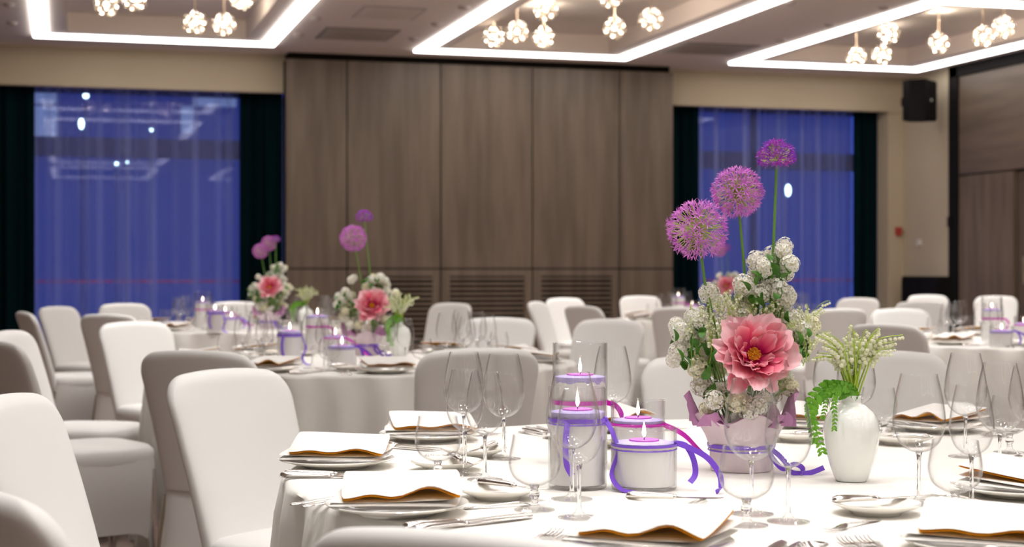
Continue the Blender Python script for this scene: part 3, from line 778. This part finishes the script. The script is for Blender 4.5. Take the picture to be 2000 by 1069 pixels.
def snow_head(seed, mt, n=44, r=.0155):
    rnd = random.Random(seed); m = MB()
    m.sphere((0, 0, 0), r*.72, 12, 8, 2)
    for k in range(n):
        p = fib(n, k); p = (p+Vector([rnd.uniform(-.08, .08) for _ in range(3)])).normalized()
        st = len(m.v)
        for q in range(5):
            a = q*2*PI/5; ln = .0047; wd = .0025; ca, sa = math.cos(a), math.sin(a)
            m.add([(0, 0, 0), (ca*ln*.45+sa*wd*.8, sa*ln*.45-ca*wd*.8, .0006), (ca*ln*.85+sa*wd*.7, sa*ln*.85-ca*wd*.7, .0012), (ca*ln*1.0, sa*ln*1.0, .0010), (ca*ln*.85-sa*wd*.7, sa*ln*.85+ca*wd*.7, .0012), (ca*ln*.45-sa*wd*.8, sa*ln*.45+ca*wd*.8, .0006)], [(0, 1, 2, 3, 4, 5)], 0)
        m.sphere((0, 0, .0006), .0010, 5, 4, 1)
        m.xf(Matrix.Translation(p*r*rnd.uniform(.9, 1.12)) @ Rz_to(p) @ Matrix.Rotation(rnd.random()*6, 4, 'Z'), st)
    return m.mesh('blossom_cluster', [mt, 'floret_eye', 'cream_petal'], True)
SH = [snow_head(1, 'white_petal'), snow_head(2, 'white_petal'), snow_head(3, 'cream_petal')]
def leaf_mesh(L_=.022, W_=.012, mt='leaf_green'):
    m = MB(); rows = []
    for j in range(8):
        v = j/7; w_ = W_/2*math.sin(PI*v**.8)**.8+.0002; z = .004*math.sin(PI*v)-.003*v
        rows.append([(-w_, L_*v, z+w_*.25), (0, L_*v, z), (w_, L_*v, z+w_*.25), (w_, L_*v, z+w_*.25-.0004), (0, L_*v, z-.0004), (-w_, L_*v, z+w_*.25-.0004)])
    m.rings(rows); return m.mesh('leaf', mt)
LF = leaf_mesh()
def spray_mesh(seed, H=.10, bend=.03, nb=11, bell=.0036):
    rnd = random.Random(seed); m = MB(); pts = []
    for k in range(13):
        v = k/12; x = bend*v**2.2; z = H*v-.35*bend*v**6
        pts.append(Vector((x, .004*math.sin(v*3+seed), z)))
    m.tube(pts, [.0011-.0006*k/12 for k in range(13)], 5, 0)
    for k in range(nb):
        v = .45+.55*k/(nb-1); i = min(11, int(v*12)); p = pts[i].lerp(pts[i+1], v*12-i) if i < 12 else pts[12]
        a = rnd.uniform(-1.2, 1.2); o = Vector((math.cos(a)*.007, math.sin(a)*.009, .0015)); s = bell*(1.15-.5*(k/nb))
        b = p+o+Vector((0, 0, -.003)); m.tube([p, p+o, b], .0004, 4, 0)
        m.lathe([(.0002, 0), (s*.75, -s*.2), (s*1.1, -s*.75), (s*1.1, -s*1.25), (s*.8, -s*1.7), (s*.9, -s*1.85)], 9, b, 1, False)
    return m.mesh('bell_spray', ['spray_stem', 'bell'])
SP = [spray_mesh(s, H, b) for s, H, b in ((1, .10, .02), (2, .115, .035), (3, .09, .045), (4, .12, .012))]
def frond_mesh(n=26):
    """arching fern spray, leaflets in pairs, drooping to the left"""
    m = MB(); pts = cpath([(0, 0, 0), (-.022, -.012, .020), (-.050, -.02, .014), (-.068, -.026, -.010), (-.066, -.028, -.035), (-.056, -.028, -.062), (-.050, -.026, -.085)], 6)
    n = len(pts)-1; rnd = random.Random(2)
    m.tube(pts, [.0013-.0008*k/n for k in range(n+1)], 5)
    for k in range(2, n+1, 2):
        t = (pts[min(n, k+1)]-pts[k-1]).normalized(); side = t.cross(Vector((0, 1, 0))).normalized(); out_ = Vector((0, -1, 0))
        for s_ in (-1, 1):
            l = (.017 if k < n*.55 else .013)*(1.1-.5*k/n)*rnd.uniform(.8, 1.15)
            d = (side*s_*.95+t*.45+out_*rnd.uniform(-.1, .5)).normalized(); wv = d.cross(out_).normalized()*l*.31
            rows = []
            for q in range(6):
                v = q/5; w2 = math.sin(PI*min(1, v*.92+.04))**.7; c0 = pts[k]+d*l*v+Vector((0, 0, -.25*l*v*v))
                rows.append([c0-wv*w2, c0+out_*.0008, c0+wv*w2, c0-out_*.0003])
            m.rings(rows)
    return m.mesh('fern_frond', 'fern_green', True, 50)
FR = frond_mesh()
def peony_mesh(seed):
    """petals in rings, opening towards -y"""
    rnd = random.Random(seed); out = []
    rings_ = [(12, .082, .060, 2, .0), (12, .078, .052, 14, .004), (12, .064, .044, 26, .008), (11, .052, .030, 38, .012), (9, .038, .022, 50, .016)]
    for ri, (n, ln, wd, tilt, base) in enumerate(rings_):
        for k in range(n):
            if ri >= 3 and rnd.random() < .25: continue
            m = MB(); m.attr = []; L_ = ln*rnd.uniform(.74, 1.16); W_ = wd*rnd.uniform(.6, 1.2); nu, nv = 8, 9
            ph = rnd.random()*6; curl = rnd.uniform(-.3, .9); vs = []; fr = rnd.uniform(2, 4)
            for j in range(nv+1):
                v = j/nv; wv = W_/2*(math.sin(min(1, v*1.12)*PI*.5)**.75)*(1-.55*max(0, v-.82)/.18*.6)
                for i in range(nu+1):
                    u = 2*i/nu-1
                    x = u*wv; y = L_*v*(1-.10*abs(u)**3*v); z = .32*wv*u*u*(.5+v)+.010*v*v*curl+.0030*math.sin(u*fr*2+ph)*v+.0015*math.sin(u*9+ph*2)*v*v
                    if ri >= 2: z += .22*L_*v*v
                    y += .0025*math.sin(u*7+ph)*max(0, v-.7)/.3
                    vs.append((x, y, z)); 
            th = .0005; N = nu+1; LL = len(vs); fs = []
            for j in range(nv):
                for i in range(nu):
                    a = j*N+i; fs.append((a, a+1, a+N+1, a+N)); fs.append((LL+a, LL+a+N, LL+a+N+1, LL+a+1))
            m.add(vs+[(x, y, z-th) for x, y, z in vs], fs); hue = rnd.uniform(-.12, .12)
            al = [min(1, max(0, j/nv*.85+hue-.08*(ri >= 2))) for j in range(nv+1) for i in range(nu+1)]
            m.attr = al+al
            a = 2*PI*(k+rnd.uniform(-.25, .25))/n+ri*.4
            # petal axis +y -> tilt out of the flower plane, flower faces +z
            T_ = Matrix.Rotation(a, 4, 'Z') @ Matrix.Translation((0, .006+.0025*ri, base*.35)) @ Matrix.Rotation(math.radians(tilt+rnd.uniform(-14, 14)), 4, 'X')
            m.xf(T_); out.append(m.mesh('petal', 'peony_petal', True, 80))
    m = MB()
    for k in range(90):
        a = k*2.4; r = .0145*math.sqrt(k/90); h = .020-.25*r+rnd.uniform(-.002, .003)
        p = Vector((r*math.cos(a), r*math.sin(a), 0)); m.tube([p*.5, p+Vector((0, 0, h))], .0006, 4); m.sphere(p+Vector((0, 0, h)), .0014, 5, 4)
    return out, m.mesh('stamens', 'stamen')
PE, ST = peony_mesh(5)
def wrap_mesh():
    n = 72; rg = []; rnd = random.Random(4)
    ph = [rnd.random()*6 for _ in range(4)]
    pl_ = lambda a: math.sin(a*9+ph[0]+.6*math.sin(2*a))*.5+math.sin(a*4+ph[1])*.5
    prof = [(.052, 0), (.061, .001), (.063, .02), (.0625, .045), (.072, .07), (.087, .095), (.096, .108)]
    for k, (r, z) in enumerate(prof):
        rg.append([((r+.004*pl_(2*PI*i/n)*min(1, .3+k/6))*math.cos(2*PI*i/n), (r+.004*pl_(2*PI*i/n)*min(1, .3+k/6))*math.sin(2*PI*i/n), z+(.010*math.sin(2*PI*i/n*5+ph[2]) if k == 6 else 0)) for i in range(n)])
    inner = [(.093, .110), (.082, .094), (.064, .07)]
    for (r, z) in inner:
        rg.append([((r+.004*pl_(2*PI*i/n))*math.cos(2*PI*i/n), (r+.004*pl_(2*PI*i/n))*math.sin(2*PI*i/n), z+(.010*math.sin(2*PI*i/n*5+ph[2]) if z > .1 else 0)) for i in range(n)])
    m = MB(); m.rings(rg); 
    for i in range(len(m.f)):
        if i//n >= 6: m.m[i] = 1
    return m
def flap_mesh():
    """upstanding crumpled edges of the wrapping"""
    out = []
    for (a0, a1, h) in ((2.6, 3.5, .065), (-.5, .35, .075), (.6, 1.7, .05), (3.7, 4.3, .03), (5.2, 5.7, .03)):
        m = MB(); n = 14; rows = []
        for j in range(7):
            v = j/6; row = []
            for i in range(n+1):
                u = i/n; a = a0+(a1-a0)*u; hh = h*(math.sin(PI*u)**.6)*(1+.15*math.sin(u*11))
                r = .080+.030*v+.005*math.sin(u*14+v*2)
                row.append((r*math.cos(a), r*math.sin(a), .092+hh*v))
            rows.append(row)
        N = n+1; vs = [p for r in rows for p in r]; L_ = len(vs); fs = []
        for j in range(6):
            for i in range(n): q = j*N+i; fs += [(q, q+1, q+N+1, q+N), (L_+q, L_+q+N, L_+q+N+1, L_+q+1)]
        m.add(vs+[(x*.99, y*.99, z) for x, y, z in vs], fs); out.append(m.mesh('wrapping_flap', 'wrap_inner'))
    return out
WRm = wrap_mesh().mesh('wrapping', ['wrap_outer', 'wrap_inner']); FLm = flap_mesh()
pot = MB().lathe([(.001, .001), (.045, .001), (.050, .09), (.001, .088)], 28, caps=False).mesh('moss_core', 'leaf_green')
rbm = MB(); rbm.lathe([(.0672, .046), (.0684, .050), (.0678, .054)], 48, caps=False); rbm.lathe([(.0668, .0395), (.0676, .041), (.0668, .0425)], 48, caps=False)
RBm = rbm.mesh('ribbon_band', 'purple_ribbon', True, 60)
rt = MB()
rt.ribbon(cpath([(.045, -.050, .050), (.060, -.065, .040), (.075, -.075, .024), (.085, -.085, .006), (.120, -.082, .004), (.150, -.078, .014)]), (.2, .3, .9), .010)
RTm = [rt.mesh('ribbon_tail', 'purple_ribbon', True, 60)]; rt = MB()
rt.ribbon(cpath([(.045, -.050, .050), (.052, -.070, .030), (.070, -.082, .012), (.090, -.090, .022), (.105, -.095, .015), (.102, -.10, .002)]), (.3, .2, .9), .010)
RTm.append(rt.mesh('ribbon_tail', 'purple_ribbon', True, 60))
S_ = .001025                                    # metres per pixel at the near arrangement
def px2l(px, py, dy=0): d = 3.153+dy; return Vector(((px-1000)/FPX*d-.4595, dy, EYE-(py-HOR)/FPX*d-.75))
def z5(x, y): return (1280+x/3.144, 560+y/3.144)
def z8(x, y): return (1300+x/3.5625, 380+y/3.5625)
CL = [z5(*p) for p in ((155, 285), (225, 335), (265, 215), (140, 400), (345, 375), (265, 500), (280, 610), (385, 625), (495, 710), (575, 765), (365, 700), (540, 145), (540, 175), (640, 45), (890, 260), (950, 240), (840, 200),
      (885, 350), (800, 70), (760, 30), (820, 620), (625, 740), (300, 270), (700, 215), (860, 310))] + [z8(*p) for p in ((637, 465), (740, 425), (810, 405), (865, 487), (825, 545), (680, 510), (640, 565), (785, 645), (840, 700), (655, 690), (540, 630), (300, 690), (700, 640), (760, 600))]
LV = [z5(*p) for p in ((135, 340), (165, 470), (200, 490), (205, 405), (245, 270), (285, 325), (360, 450), (310, 580), (395, 700), (365, 770), (325, 670), (885, 355), (810, 210), (860, 410), (865, 455), (940, 300), (745, 70), (830, 380),
      (660, 130), (615, 95), (255, 420), (340, 540), (420, 760))] + [z8(*p) for p in ((625, 640), (690, 600), (770, 720), (785, 480), (770, 580), (880, 545), (620, 750), (575, 690), (820, 605))]
def arrangement(loc, rz, label, alls, spray=True, prune=0, seed=1, peony=(1470, 690)):
    rnd = random.Random(seed); OB.append((loc.copy(), .15))
    g = empty('flower_arrangement', loc, rz); tag(g, label, 'flower arrangement')
    w_ = link('wrapping', WRm, g); [link('wrapping_flap', q, w_) for q in FLm]; rb = link('ribbon_band', RBm, g); [link('ribbon_tail', q, rb) for q in RTm]
    link('moss_core', pot, g)
    for (px, py, kind, dy, s) in alls:
        p = px2l(px, py, dy); base = Vector((p.x*.35+rnd.uniform(-.01, .01), dy*.4, .10))
        if kind == 'a': base = Vector((-.045, .01, .12))
        if kind == 'b': base = Vector((.0, .0, .10)); 
        if kind == 'c': base = Vector((.045, -.02, .12))
        r = empty('allium', (0, 0, 0)); r.parent = g
        mid = base.lerp(p, .5)+Vector((.004 if kind != 'c' else .002, 0, 0)); top = p+(Vector((0, 0, -.028)) if kind == 'c' else Vector((0, 0, -.002)))
        MB().tube(cpath([base, mid+(Vector((.012, 0, -.03)) if kind == 'b' else Vector((0, 0, 0))), top], 8), [.0036-.0012*k/16 for k in range(17)], 8).obj('stem', 'stem_green', r)
        q = link('floret_stalk', AH[kind][0], r); q.location = top; q.scale = (s,)*3
        h = link('floret_head', AH[kind][1], r); h.location = top; h.scale = (s,)*3
    r = empty('peony'); r.parent = g; pp = px2l(peony[0], peony[1]+8, -.085); r.location = pp
    r.rotation_euler = (math.radians(64), 0, math.radians(4)); r.scale = (.95,)*3
    for me in PE: link('petal', me, r)
    link('stamens', ST, r)
    MB().tube([(0, 0, .005), (0, -.03, -.05), (0, -.08, -.09)], .003, 8).obj('peony_stem', 'stem_green', r)
    for k, (px, py) in enumerate(CL):
        if prune and py < prune: continue
        x = (px-1450)*S_; edge = min(1, abs(x)/.13); dy = -.06*(1-edge)+rnd.uniform(-.02, .02) if py > 620 else rnd.uniform(-.03, .02)
        if abs(px-1470) < 85 and abs(py-690) < 80: dy = rnd.uniform(-.02, .02)
        if py > 770: dy = -.085+edge*.03
        o = link('blossom_cluster', SH[0 if py < 590 else (k % 2)*2 if py < 650 else k % 3], g); o.location = px2l(px, py, dy)
        o.rotation_euler = (rnd.random()*6, rnd.random()*6, rnd.random()*6); s = rnd.uniform(1.1, 1.3); o.scale = (s,)*3
        o = link('blossom_cluster', SH[(k+1) % 3], g); o.location = px2l(px+rnd.uniform(-22, 22)*(1-.6*edge), py+rnd.uniform(-16, 22), dy+.035)
        o.rotation_euler = (rnd.random()*6, rnd.random()*6, 0)
    tw = MB()
    for k, (px, py) in enumerate(CL):
        if prune and py < prune: continue
        p = px2l(px, py, -.01); b = Vector((p.x*.3, 0, .095)); md = b.lerp(p, .55)+Vector((0, 0, .012)); tw.tube(cpath([b, md, p], 4), [.0015]*8+[.001], 5)
    tw.obj('twigs', 'stem_green', g)
    # back filling of further clusters so that the bouquet is round
    for k in range(26):
        a = rnd.uniform(.2, PI-.2); rr = rnd.uniform(.05, .12); z = rnd.uniform(.13, .26)
        o = link('blossom_cluster', SH[k % 3], g); o.location = (rr*math.cos(a), rr*math.sin(a)*.9, z); o.rotation_euler = (rnd.random()*6,)*3
    for k, (px, py) in enumerate(LV+LV+LV):
        if prune and py < prune: continue
        o = link('leaf', LF, g); o.location = px2l(px+rnd.uniform(-5, 5)*(1+2*(k >= len(LV))), py+rnd.uniform(-5, 5)*(1+2*(k >= len(LV))), rnd.uniform(-.085, -.03) if k < len(LV) else rnd.uniform(-.04, .04))
        o.rotation_euler = (rnd.uniform(.6, 2.2), rnd.uniform(-.6, .6), rnd.uniform(-PI, PI)); s = rnd.uniform(1.0, 1.5); o.scale = (s,)*3
    if spray:
        for k in range(78):
            px = rnd.uniform(1352, 1582); py = rnd.uniform(590, 650)+.16*abs(px-1465); x = (px-1450)*S_
            o = link('bell_spray', SP[k % 4], g); b = px2l(px, py+52, rnd.uniform(-.055, .02)); o.location = b
            o.rotation_euler = (rnd.uniform(-.4, .4), x*2.5+rnd.uniform(-.3, .3), rnd.uniform(-PI, PI)); o.scale = (rnd.uniform(.65, .9),)*3
    return g
def vprof():
    return bez([(.001, .0), (.024, .0), (.030, .004), (.036, .018), (.046, .050), (.0525, .085), (.0515, .108), (.044, .128), (.030, .141), (.0195, .148), (.0180, .158), (.0195, .163)], 4)
VP = vprof(); VPm = MB().lathe(VP+[(r-.002, z) for r, z in reversed(VP[-22:])], 48, caps=False).mesh('vase_body', 'opal_glass', True, 70)
SV = .00097
def valley(loc, rz, label, seed=3):
    OB.append((loc.copy(), .10)); rnd = random.Random(seed); g = empty('valley_lily_vase', loc, rz); tag(g, label, 'vase')
    link('vase_body', VPm, g)
    MB().lathe([(.024, 0), (.027, 0), (.0285, .003), (.0255, .005)], 40, caps=False).obj('vase_foot', 'crystal_stem', g)
    tips = [(1596, 655), (1610, 650), (1625, 655), (1664, 633), (1668, 648), (1690, 645), (1716, 640), (1708, 652), (1760, 655), (1745, 668), (1592, 700), (1606, 690), (1735, 690), (1740, 680), (1700, 690),
            (1645, 670), (1650, 700), (1680, 680), (1660, 690), (1637, 690), (1690, 700), (1720, 665), (1676, 660), (1655, 655), (1630, 675), (1612, 675), (1702, 670), (1670, 700)]
    for k, (px, py) in enumerate(tips):
        dy = rnd.uniform(-.03, .03); tip = Vector(((px-1000)/FPX*(2.984+dy)-.6436, dy, EYE-(py-HOR)/FPX*(2.984+dy)-.75)); b = Vector((rnd.uniform(-.010, .010), rnd.uniform(-.008, .008), .150))
        rnd2 = random.Random(k+seed*50); m = MB(); side = 1 if tip.x > b.x else -1
        bow = min(.035, abs(tip.x-b.x)*.35); ctrl = b.lerp(tip, .6)+Vector((-side*bow*.2, 0, .018+bow*.6))
        pts = cpath([b, b.lerp(ctrl, .5)+Vector((0, 0, .006)), ctrl, tip], 7)
        n = len(pts); m.tube(pts, [.0021-.0014*q/n for q in range(n)], 5, 0)
        for q in range(12):
            v = .50+.50*q/11; f = v*(n-1); i = min(n-2, int(f)); p = pts[i].lerp(pts[i+1], f-i)
            o = Vector((side*rnd2.uniform(.001, .008), rnd2.uniform(-.009, .006), .001)); s = .0037*(1.2-.45*q/11)
            bb = p+o+Vector((0, 0, -.003)); m.tube([p, p+o, bb], .0004, 4, 0)
            m.lathe([(.0002, 0), (s*.75, -s*.2), (s*1.1, -s*.75), (s*1.1, -s*1.25), (s*.8, -s*1.7), (s*.9, -s*1.85)], 9, bb, 1, False)
        m.obj('bell_spray', ['spray_stem', 'bell'], g)
    f = link('fern_frond', FR, g); f.location = (-.006, -.012, .158); f.scale = (1.15,)*3
    f = link('fern_frond', FR, g); f.location = (-.004, -.004, .160); f.rotation_euler = (0, .25, .5); f.scale = (.8,)*3
    f = link('fern_frond', FR, g); f.location = (.002, -.010, .155); f.rotation_euler = (0, 1.6, -.6); f.scale = (.42,)*3
    for q, (e_, sc_) in enumerate(((.18, 1.05), (.5, .7))):
        f = link('fern_frond', FR, g); f.location = (-.004, -.014-.004*q, .156+.003*q); f.rotation_euler = (0, e_, .25*q-.2); f.scale = (sc_,)*3
    return g
def on(px, py): return at(px, py, TZ)
OB = []
def clear(p, rad):
    return all((Vector((q.x-p.x, q.y-p.y, 0))).length > rad+rq for q, rq in OB)
RZ = -TH
main = arrangement(on(1448, 918), RZ, 'tall arrangement of pink peony, white blossom and three alliums on the near table',
                   [(1362, 447, 'a', .0, 1), (1440, 375, 'b', .03, 1), (1517, 283, 'c', .0, 1)])
arrangement(at(713, 694, TZ), RZ, 'flower arrangement with pink peony and two alliums on the left middle table', [(1395, 381, 'b', .0, 1.2), (1440, 262, 'c', .02, 1)], False, 560, 4, (1500, 690))
arrangement(at(525, 642, TZ), RZ, 'smaller-looking peony arrangement with three alliums on the far left table', [(1392, 400, 'b', .0, 1), (1440, 350, 'b', .03, 1), (1495, 300, 'c', .0, .8)], False, 0, 5, (1480, 640))
arrangement(at(1418, 623, TZ), RZ, 'blurred peony arrangement glimpsed behind the near alliums', [(1390, 360, 'b', .0, 1.2), (1440, 330, 'c', .03, 1.2)], False, 560, 6, (1450, 650))
valley(on(1663, 940), RZ, 'white opal vase of lily of the valley and fern on the near table')
valley(at(780, 698, TZ), RZ+.6, 'opal vase of lily of the valley on the left middle table', 7)
valley(at(597, 645, TZ), RZ-.5, 'opal vase of lily of the valley on the far left table', 8)

# ------------------------------------------------------------------ near table: candles
GJ = None
place(jar_tall, on(1133, 906), RZ, 'tallest candle jar on the near table, magenta ribbon, behind the wine glasses')
place(jar_mid, on(1128, 953), RZ, 'middle-height candle jar with purple ribbon behind two wine glasses')
place(jar_low, on(1258, 955), RZ, 'low wide candle jar with flowing purple ribbon in the table centre')
place(jar_med, on(1246, 915), RZ, 'short candle jar with magenta ribbon behind the low wide one')
# glasses on the near table
GL = [(goblet, 855, 944, 'water goblet leftmost on the near table'), (white, 908, 928, 'wine glass right beside the leftmost goblet'),
      (red, 906, 888, 'wine glass half hidden behind two others in the left glass cluster'), (white, 947, 938, 'wine glass in front right of the left glass cluster'),
      (red, 984, 897, 'tall wine glass at the back right of the left glass cluster'), (goblet, 1044, 997, 'water goblet before the tall candle jars'),
      (red, 1117, 976, 'large wine glass before the candle jars'), (white, 1131, 1012, 'narrower wine glass overlapping the large one before the candle jars'),
      (goblet, 1458, 1027, 'water goblet before the flower pot wrapping'), (red, 1468, 1005, 'large wine glass before the flower wrapping, behind the goblet'),
      (white, 1540, 1020, 'wine glass right of the flower wrapping, before the purple ribbon'), (red, 1795, 985, 'large wine glass right of the white vase'),
      (goblet, 1866, 1012, 'water goblet right, before the folded napkin corner'), (white, 1898, 990, 'wine glass standing behind the right goblet'),
      (red, 1953, 936, 'large wine glass at the right edge before the plates'), (red, 1886, 893, 'large wine glass far right, behind the goblet and wine glass'),
      (white, 2006, 905, 'wine glass cut by the right picture edge'), (goblet, 1972, 885, 'water goblet far right behind the large wine glass'),
      (goblet, 1716, 862, 'water goblet peeking out right behind the white vase'), (red, 1672, 868, 'wine glass behind the white vase, left of the goblet'),
      (red, 1196, 862, 'wine glass half hidden behind the tallest candle jar'), (white, 1618, 852, 'wine glass behind the white vase stems at left')]
for g, px, py, lab in GL: place(g, on(px, py), random.random()*6, lab)

# plates, napkins, cutlery; every setting faces the centre of its table
C1 = T[1]
def setting(t, plate_px, who, bread=True, near=True, nk=0, glasses=False, nrot=0, bpx=None, small=False, spn=False):
    p = at(plate_px[0], plate_px[1], TZ) if not isinstance(plate_px, Vector) else plate_px
    c = T[t]; inn = Vector((c.x-p.x, c.y-p.y, 0)).normalized(); rr = Vector((inn.y, -inn.x, 0))
    face = math.atan2(inn.y, inn.x)-PI/2                     # local +y points to the centre
    L = lambda a, b, z=TZ: Vector((p.x+rr.x*a+inn.x*b, p.y+rr.y*a+inn.y*b, z))
    G = None if near else f'place settings on {TN[t]}'
    gl = (lambda k: None) if near else (lambda k: f'{k} laid on {TN[t]}')
    lb = (lambda s: f'{s} {who}' if near else f'{s.replace("cream napkin with gold lining", "yellow-lit napkin").replace(" on bread plate", "").rstrip(",")}, {who}')
    place(plate_big, L(0, 0), face, lb('white dinner plate'), gl('dinner plates'))
    place(nap[nk], L(0, 0), face+nrot, lb('folded cream napkin with gold lining,'), gl('napkins'))
    if small: return L, face
    for a, b, k, nm in ((.150, -.085, knife, 'inner table knife'), (.178, -.088, knife, 'outer table knife'), (-.145, -.095, fork, 'inner table fork'), (-.175, -.10, fork, 'outer table fork'))+(((.205, -.06, spoon, 'soup spoon'),) if spn else ()):
        place(k, L(a, b), face+random.uniform(-.03, .03), lb(nm), gl(nm.split()[-1]+'s'))
    if bread:
        bp = at(*bpx, TZ) if bpx else L(-.13, .165)
        bread = near or clear(bp, .075)
    if bread:
        place(plate_small, bp, 0, lb('small white bread plate'), gl('bread plates'))
        place(butter, bp+Vector((0, 0, .0165))+Vector((-rr.x*.07, -rr.y*.07, 0))+inn*.01, face-PI/2+.25, lb('butter knife on bread plate'), gl('butter knives'))
    return L, face
L1, f1 = setting(1, (657, 912), 'of the leftmost setting', bpx=(872, 918), nrot=PI/2-.1)
place(dfork, L1(-.02, .165), f1+PI/2-.1, 'small dessert fork lying above the leftmost dinner plate')
L2, f2 = setting(1, (775, 1003), 'of the front left setting', nk=1, bpx=(972, 974), nrot=.9)
place(dfork, at(905, 996, TZ), -TH-1.2, 'small dessert fork beside the front left dinner plate')
setting(1, (838, 860), 'of the back left setting', bpx=(925, 892), nrot=2.2)
L4, f4 = setting(1, (1272, 1080), 'of the front middle setting', nk=1, spn=True, bpx=(1297, 1000), nrot=-.1)
L5, f5 = setting(1, (1925, 1078), 'of the front right setting', spn=True, bpx=(1712, 1004), nrot=-.5)
place(dfork, at(1716, 1018, TZ), -TH+2.4, 'small dessert fork before the front right bread plate')
setting(1, (1990, 968), 'of the right setting', nk=1, nrot=.3, bpx=(1985, 920))
setting(1, (1600, 838), 'of the back setting behind the flowers', nrot=2.9, bpx=(1560, 862))
setting(1, (1828, 842), 'of the back right setting', nk=1, nrot=2.6, bpx=(1760, 868))
setting(1, (1180, 842), 'of the back setting behind the candles', nk=1, spn=True, nrot=3.2, bpx=(1215, 872))

# ------------------------------------------------------------------ further tables, copies of the same ware
SEAT = ['near edge', 'near right', 'right front', 'right back', 'far right', 'far edge', 'far left', 'left back', 'left front', 'near left']
def far_table(t, n, off, skip=()):
    for k in range(n):
        if k in skip: continue
        c = T[t]; nr = math.atan2(-c.y, -c.x); a = nr+off+2*PI*k/n; w_ = f'{SEAT[k]} seat of {TN[t]}'; dirv = Vector((math.cos(a), math.sin(a), 0)); p = c+dirv*(TR[t]-.17); p.z = TZ
        if not clear(p, .12): continue
        L, face = setting(t, p, w_, near=False, nk=k % 2, nrot=random.uniform(-.2, .2), bread=True)
        for g, x, y, nm in ((red, .02, .27, 'red wine glasses'), (white, .10, .235, 'white wine glasses'), (goblet, .17, .18, 'water goblets')):
            if not clear(L(x, y), .05): continue
            place(g, L(x+random.uniform(-.01, .01), y+random.uniform(-.01, .01)), 0, f'{"water goblet" if g is goblet else ("large wine glass" if g is red else "slim wine glass")} {w_}', f'{nm} on {TN[t]}')
def candles(t, lst):
    for j, px, py, lab in lst: OB.append((at(px, py, TZ), .085)); place(j, at(px, py, TZ), RZ, f'{lab} on {TN[t]}')
candles(2, [(jar_tall, 620, 690, 'tall candle jar with magenta ribbon'), (jar_mid, 566, 712, 'candle jar with purple ribbon'), (jar_low, 668, 716, 'low candle jar with purple ribbon'), (jar_med, 655, 699, 'short candle jar with magenta ribbon')])
candles(3, [(jar_tall, 396, 641, 'tall candle jar with magenta ribbon'), (jar_mid, 420, 650, 'candle jar with purple ribbon'), (jar_low, 452, 646, 'low candle jar with purple ribbon'), (jar_med, 440, 636, 'short candle jar with magenta ribbon')])
candles(4, [(jar_tall, 1325, 622, 'tall candle jar with magenta ribbon'), (jar_low, 1372, 628, 'low candle jar with purple ribbon'), (jar_med, 1352, 618, 'short candle jar with magenta ribbon')])
candles(9, [(jar_tall, 1937, 667, 'tall candle jar with magenta ribbon'), (jar_low, 1956, 678, 'low candle jar with purple ribbon'), (jar_med, 2000, 666, 'short candle jar with magenta ribbon')])

for t, o in ((2, .1), (3, -.12), (4, .1), (9, -.05)): far_table(t, 10, o)
